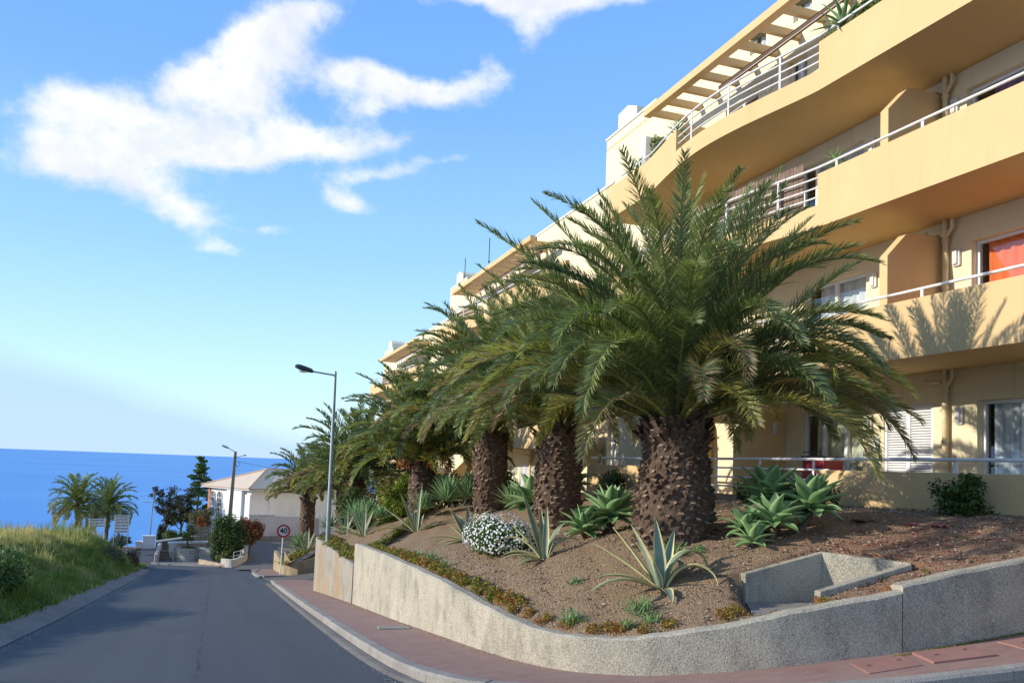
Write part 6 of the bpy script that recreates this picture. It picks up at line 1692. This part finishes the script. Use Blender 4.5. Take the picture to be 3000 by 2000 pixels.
tree('dark_pine', (-4.1, 76, -8.2), 5.3, 20, 'dark sparse pine left of the tall tiered tree, the sea showing through it', DT, 4200, .085, 4, .5, .11, 1.35, lean=.3)
tree('dark_pine', (-2.9, 75, -7.8), 4.9, 20, 'dark spreading pine directly in front of the tall tiered tree', DT, 5200, .085, 5, .55, .11, 1.2, lean=.2)
tree('broad_tree', (-1.2, 66.5, -7.1), 3.4, 16, 'brownish-green feathery tree just left of the white house corner', [(.13, .13, .04), (.17, .15, .06), (.10, .11, .03)], 5200, .06, 6, .5, .08, .9)
tree('small_planter_tree', (-1.72, 58.4, -6.2), 1.75, 9, 'small tree with drooping yellow-green leaves growing from the round stone planter', [(.14, .18, .05), (.22, .22, .07), (.09, .13, .03)], 1900, .05, 7, .32, .06, .32, group=None)
shrub('cypress_shrub', (-4.05, 71, -6.2), (.42, .42, .95), 2600, .07, 31, [(.05, .05, .03), (.035, .06, .03), (.08, .07, .04)], 'dark upright shrub beside the thin metal pole', clumps=22)
shrub('green_shrub', (-3.0, 69.5, -6.3), (.95, .8, .6), 3800, .07, 32, [(.11, .17, .03), (.15, .2, .04), (.06, .10, .02)], 'fresh green bushes behind the long low wall', clumps=28)
shrub('green_shrub', (-1.6, 68.5, -6.0), (.8, .7, .9), 3000, .07, 33, [(.11, .14, .03), (.15, .16, .05), (.06, .10, .02)], 'olive-green bush behind the picket fence', clumps=24)
shrub('roadside_shrub', (-6.6, 67.8, -6.5), (.85, .6, .45), 2200, .07, 34, [(.03, .06, .02), (.06, .10, .03)], 'low dark shrub left of the roadside cabinets', clumps=22)
foxd = MB()
mb = MB(); rs = random.Random(8)
for i in range(44):
    az = i * 2.4; el = math.radians(80 - 75 * i / 44); strap(mb, (-6.35, 64.0, -6.4), az, el, rs.uniform(.8, 1.15), .25, .05, 1.5, .01, 0, .3, 6, True)
mb.build('dark_agave', [simple('blue_agave', (.06, .10, .12), (.08, .12, .10), 6, .5), M['agave_g']], label='dark blue spiky agave right of the direction boards', cat='agave')
# big flowering bush
bt, P, g = shrub('climbing_bush', (.75, 56.6, -5.15), (1.35, 1.2, 1.75), 15000, .075, 41, [(.045, .09, .02), (.08, .14, .03), (.03, .06, .02), (.11, .16, .04)], 'huge dense green bush at the bend with the utility pole rising from it', clumps=70, cr=.30)
shrub('red_flowering_bush', (2.15, 58.4, -4.9), (.95, .9, 1.05), 7000, .07, 42, [(.10, .10, .03), (.40, .09, .04), (.30, .07, .04), (.07, .09, .03), (.45, .15, .06)], 'bush turned red and orange with blossom, right half of the big green one', clumps=44, cr=.32)
shrub('red_flowering_bush', (-1.1, 64, -5.0), (.30, .3, .8), 1200, .06, 44, [(.5, .10, .04), (.55, .16, .06), (.12, .12, .04)], 'narrow column of red blossom at the left corner of the white house', clumps=16)
shrub('green_shrub', (.65, 54.9, -6.35), (.62, .45, .5), 2600, .05, 43, [(.14, .18, .04), (.10, .13, .03), (.2, .22, .07)], 'small olive bush in front of the huge bush, behind the curved wall', clumps=22)
shrub('dark_red_shrub', (-4.55, 51.5, bank(-4.55, 51.5) + .2), (.75, 2.0, .55), 2600, .06, 45, [(.16, .05, .035), (.10, .05, .03), (.07, .07, .03)], 'dark reddish shrub at the end of the grass bank by the bend', clumps=26)
shrub('bank_shrub', (-4.9, 45.5, bank(-4.9, 45.5) + .1), (.8, 1.8, .6), 3200, .06, 46, [(.10, .10, .05), (.13, .13, .06), (.07, .08, .03)], 'dull olive scrub in the far part of the grass bank', clumps=26)
shrub('bank_thicket', (-4.9, 19.8, bank(-4.9, 19.8) - .02), (1.15, 4.2, .5), 13000, .05, 48, [(.07, .13, .03), (.04, .08, .02), (.10, .17, .04)], 'dark green leafy thicket on the near slope of the grass bank at the left edge', clumps=60, cr=.32)
# reeds standing on the bank skyline
n = 900
X = np.concatenate([rng.uniform(-13.5, -9.2, n), rng.uniform(-8.6, -6.0, n // 2)]); Y = np.concatenate([rng.uniform(38, 52, n), rng.uniform(44, 53, n // 2)])
Z = np.array([bank(x, y) for x, y in zip(X, Y)])
o = blades('reeds', X, Y, Z, rng.uniform(.5, 1.15, len(X)), np.full(len(X), .014), np.array([.20, .24, .08]) * rng.uniform(.7, 1.6, len(X))[:, None], .4); tag(o, kind='stuff')
# small boat wake speck out at sea
mb = MB(); mb.tube([(-90, 1120, -59.8), (-84, 1122, -59.2), (-78, 1124, -59.8)], [.5, 1.3, .4], 6); mb.build('boat', M['white'], label='tiny white boat far out on the sea', cat='boat')
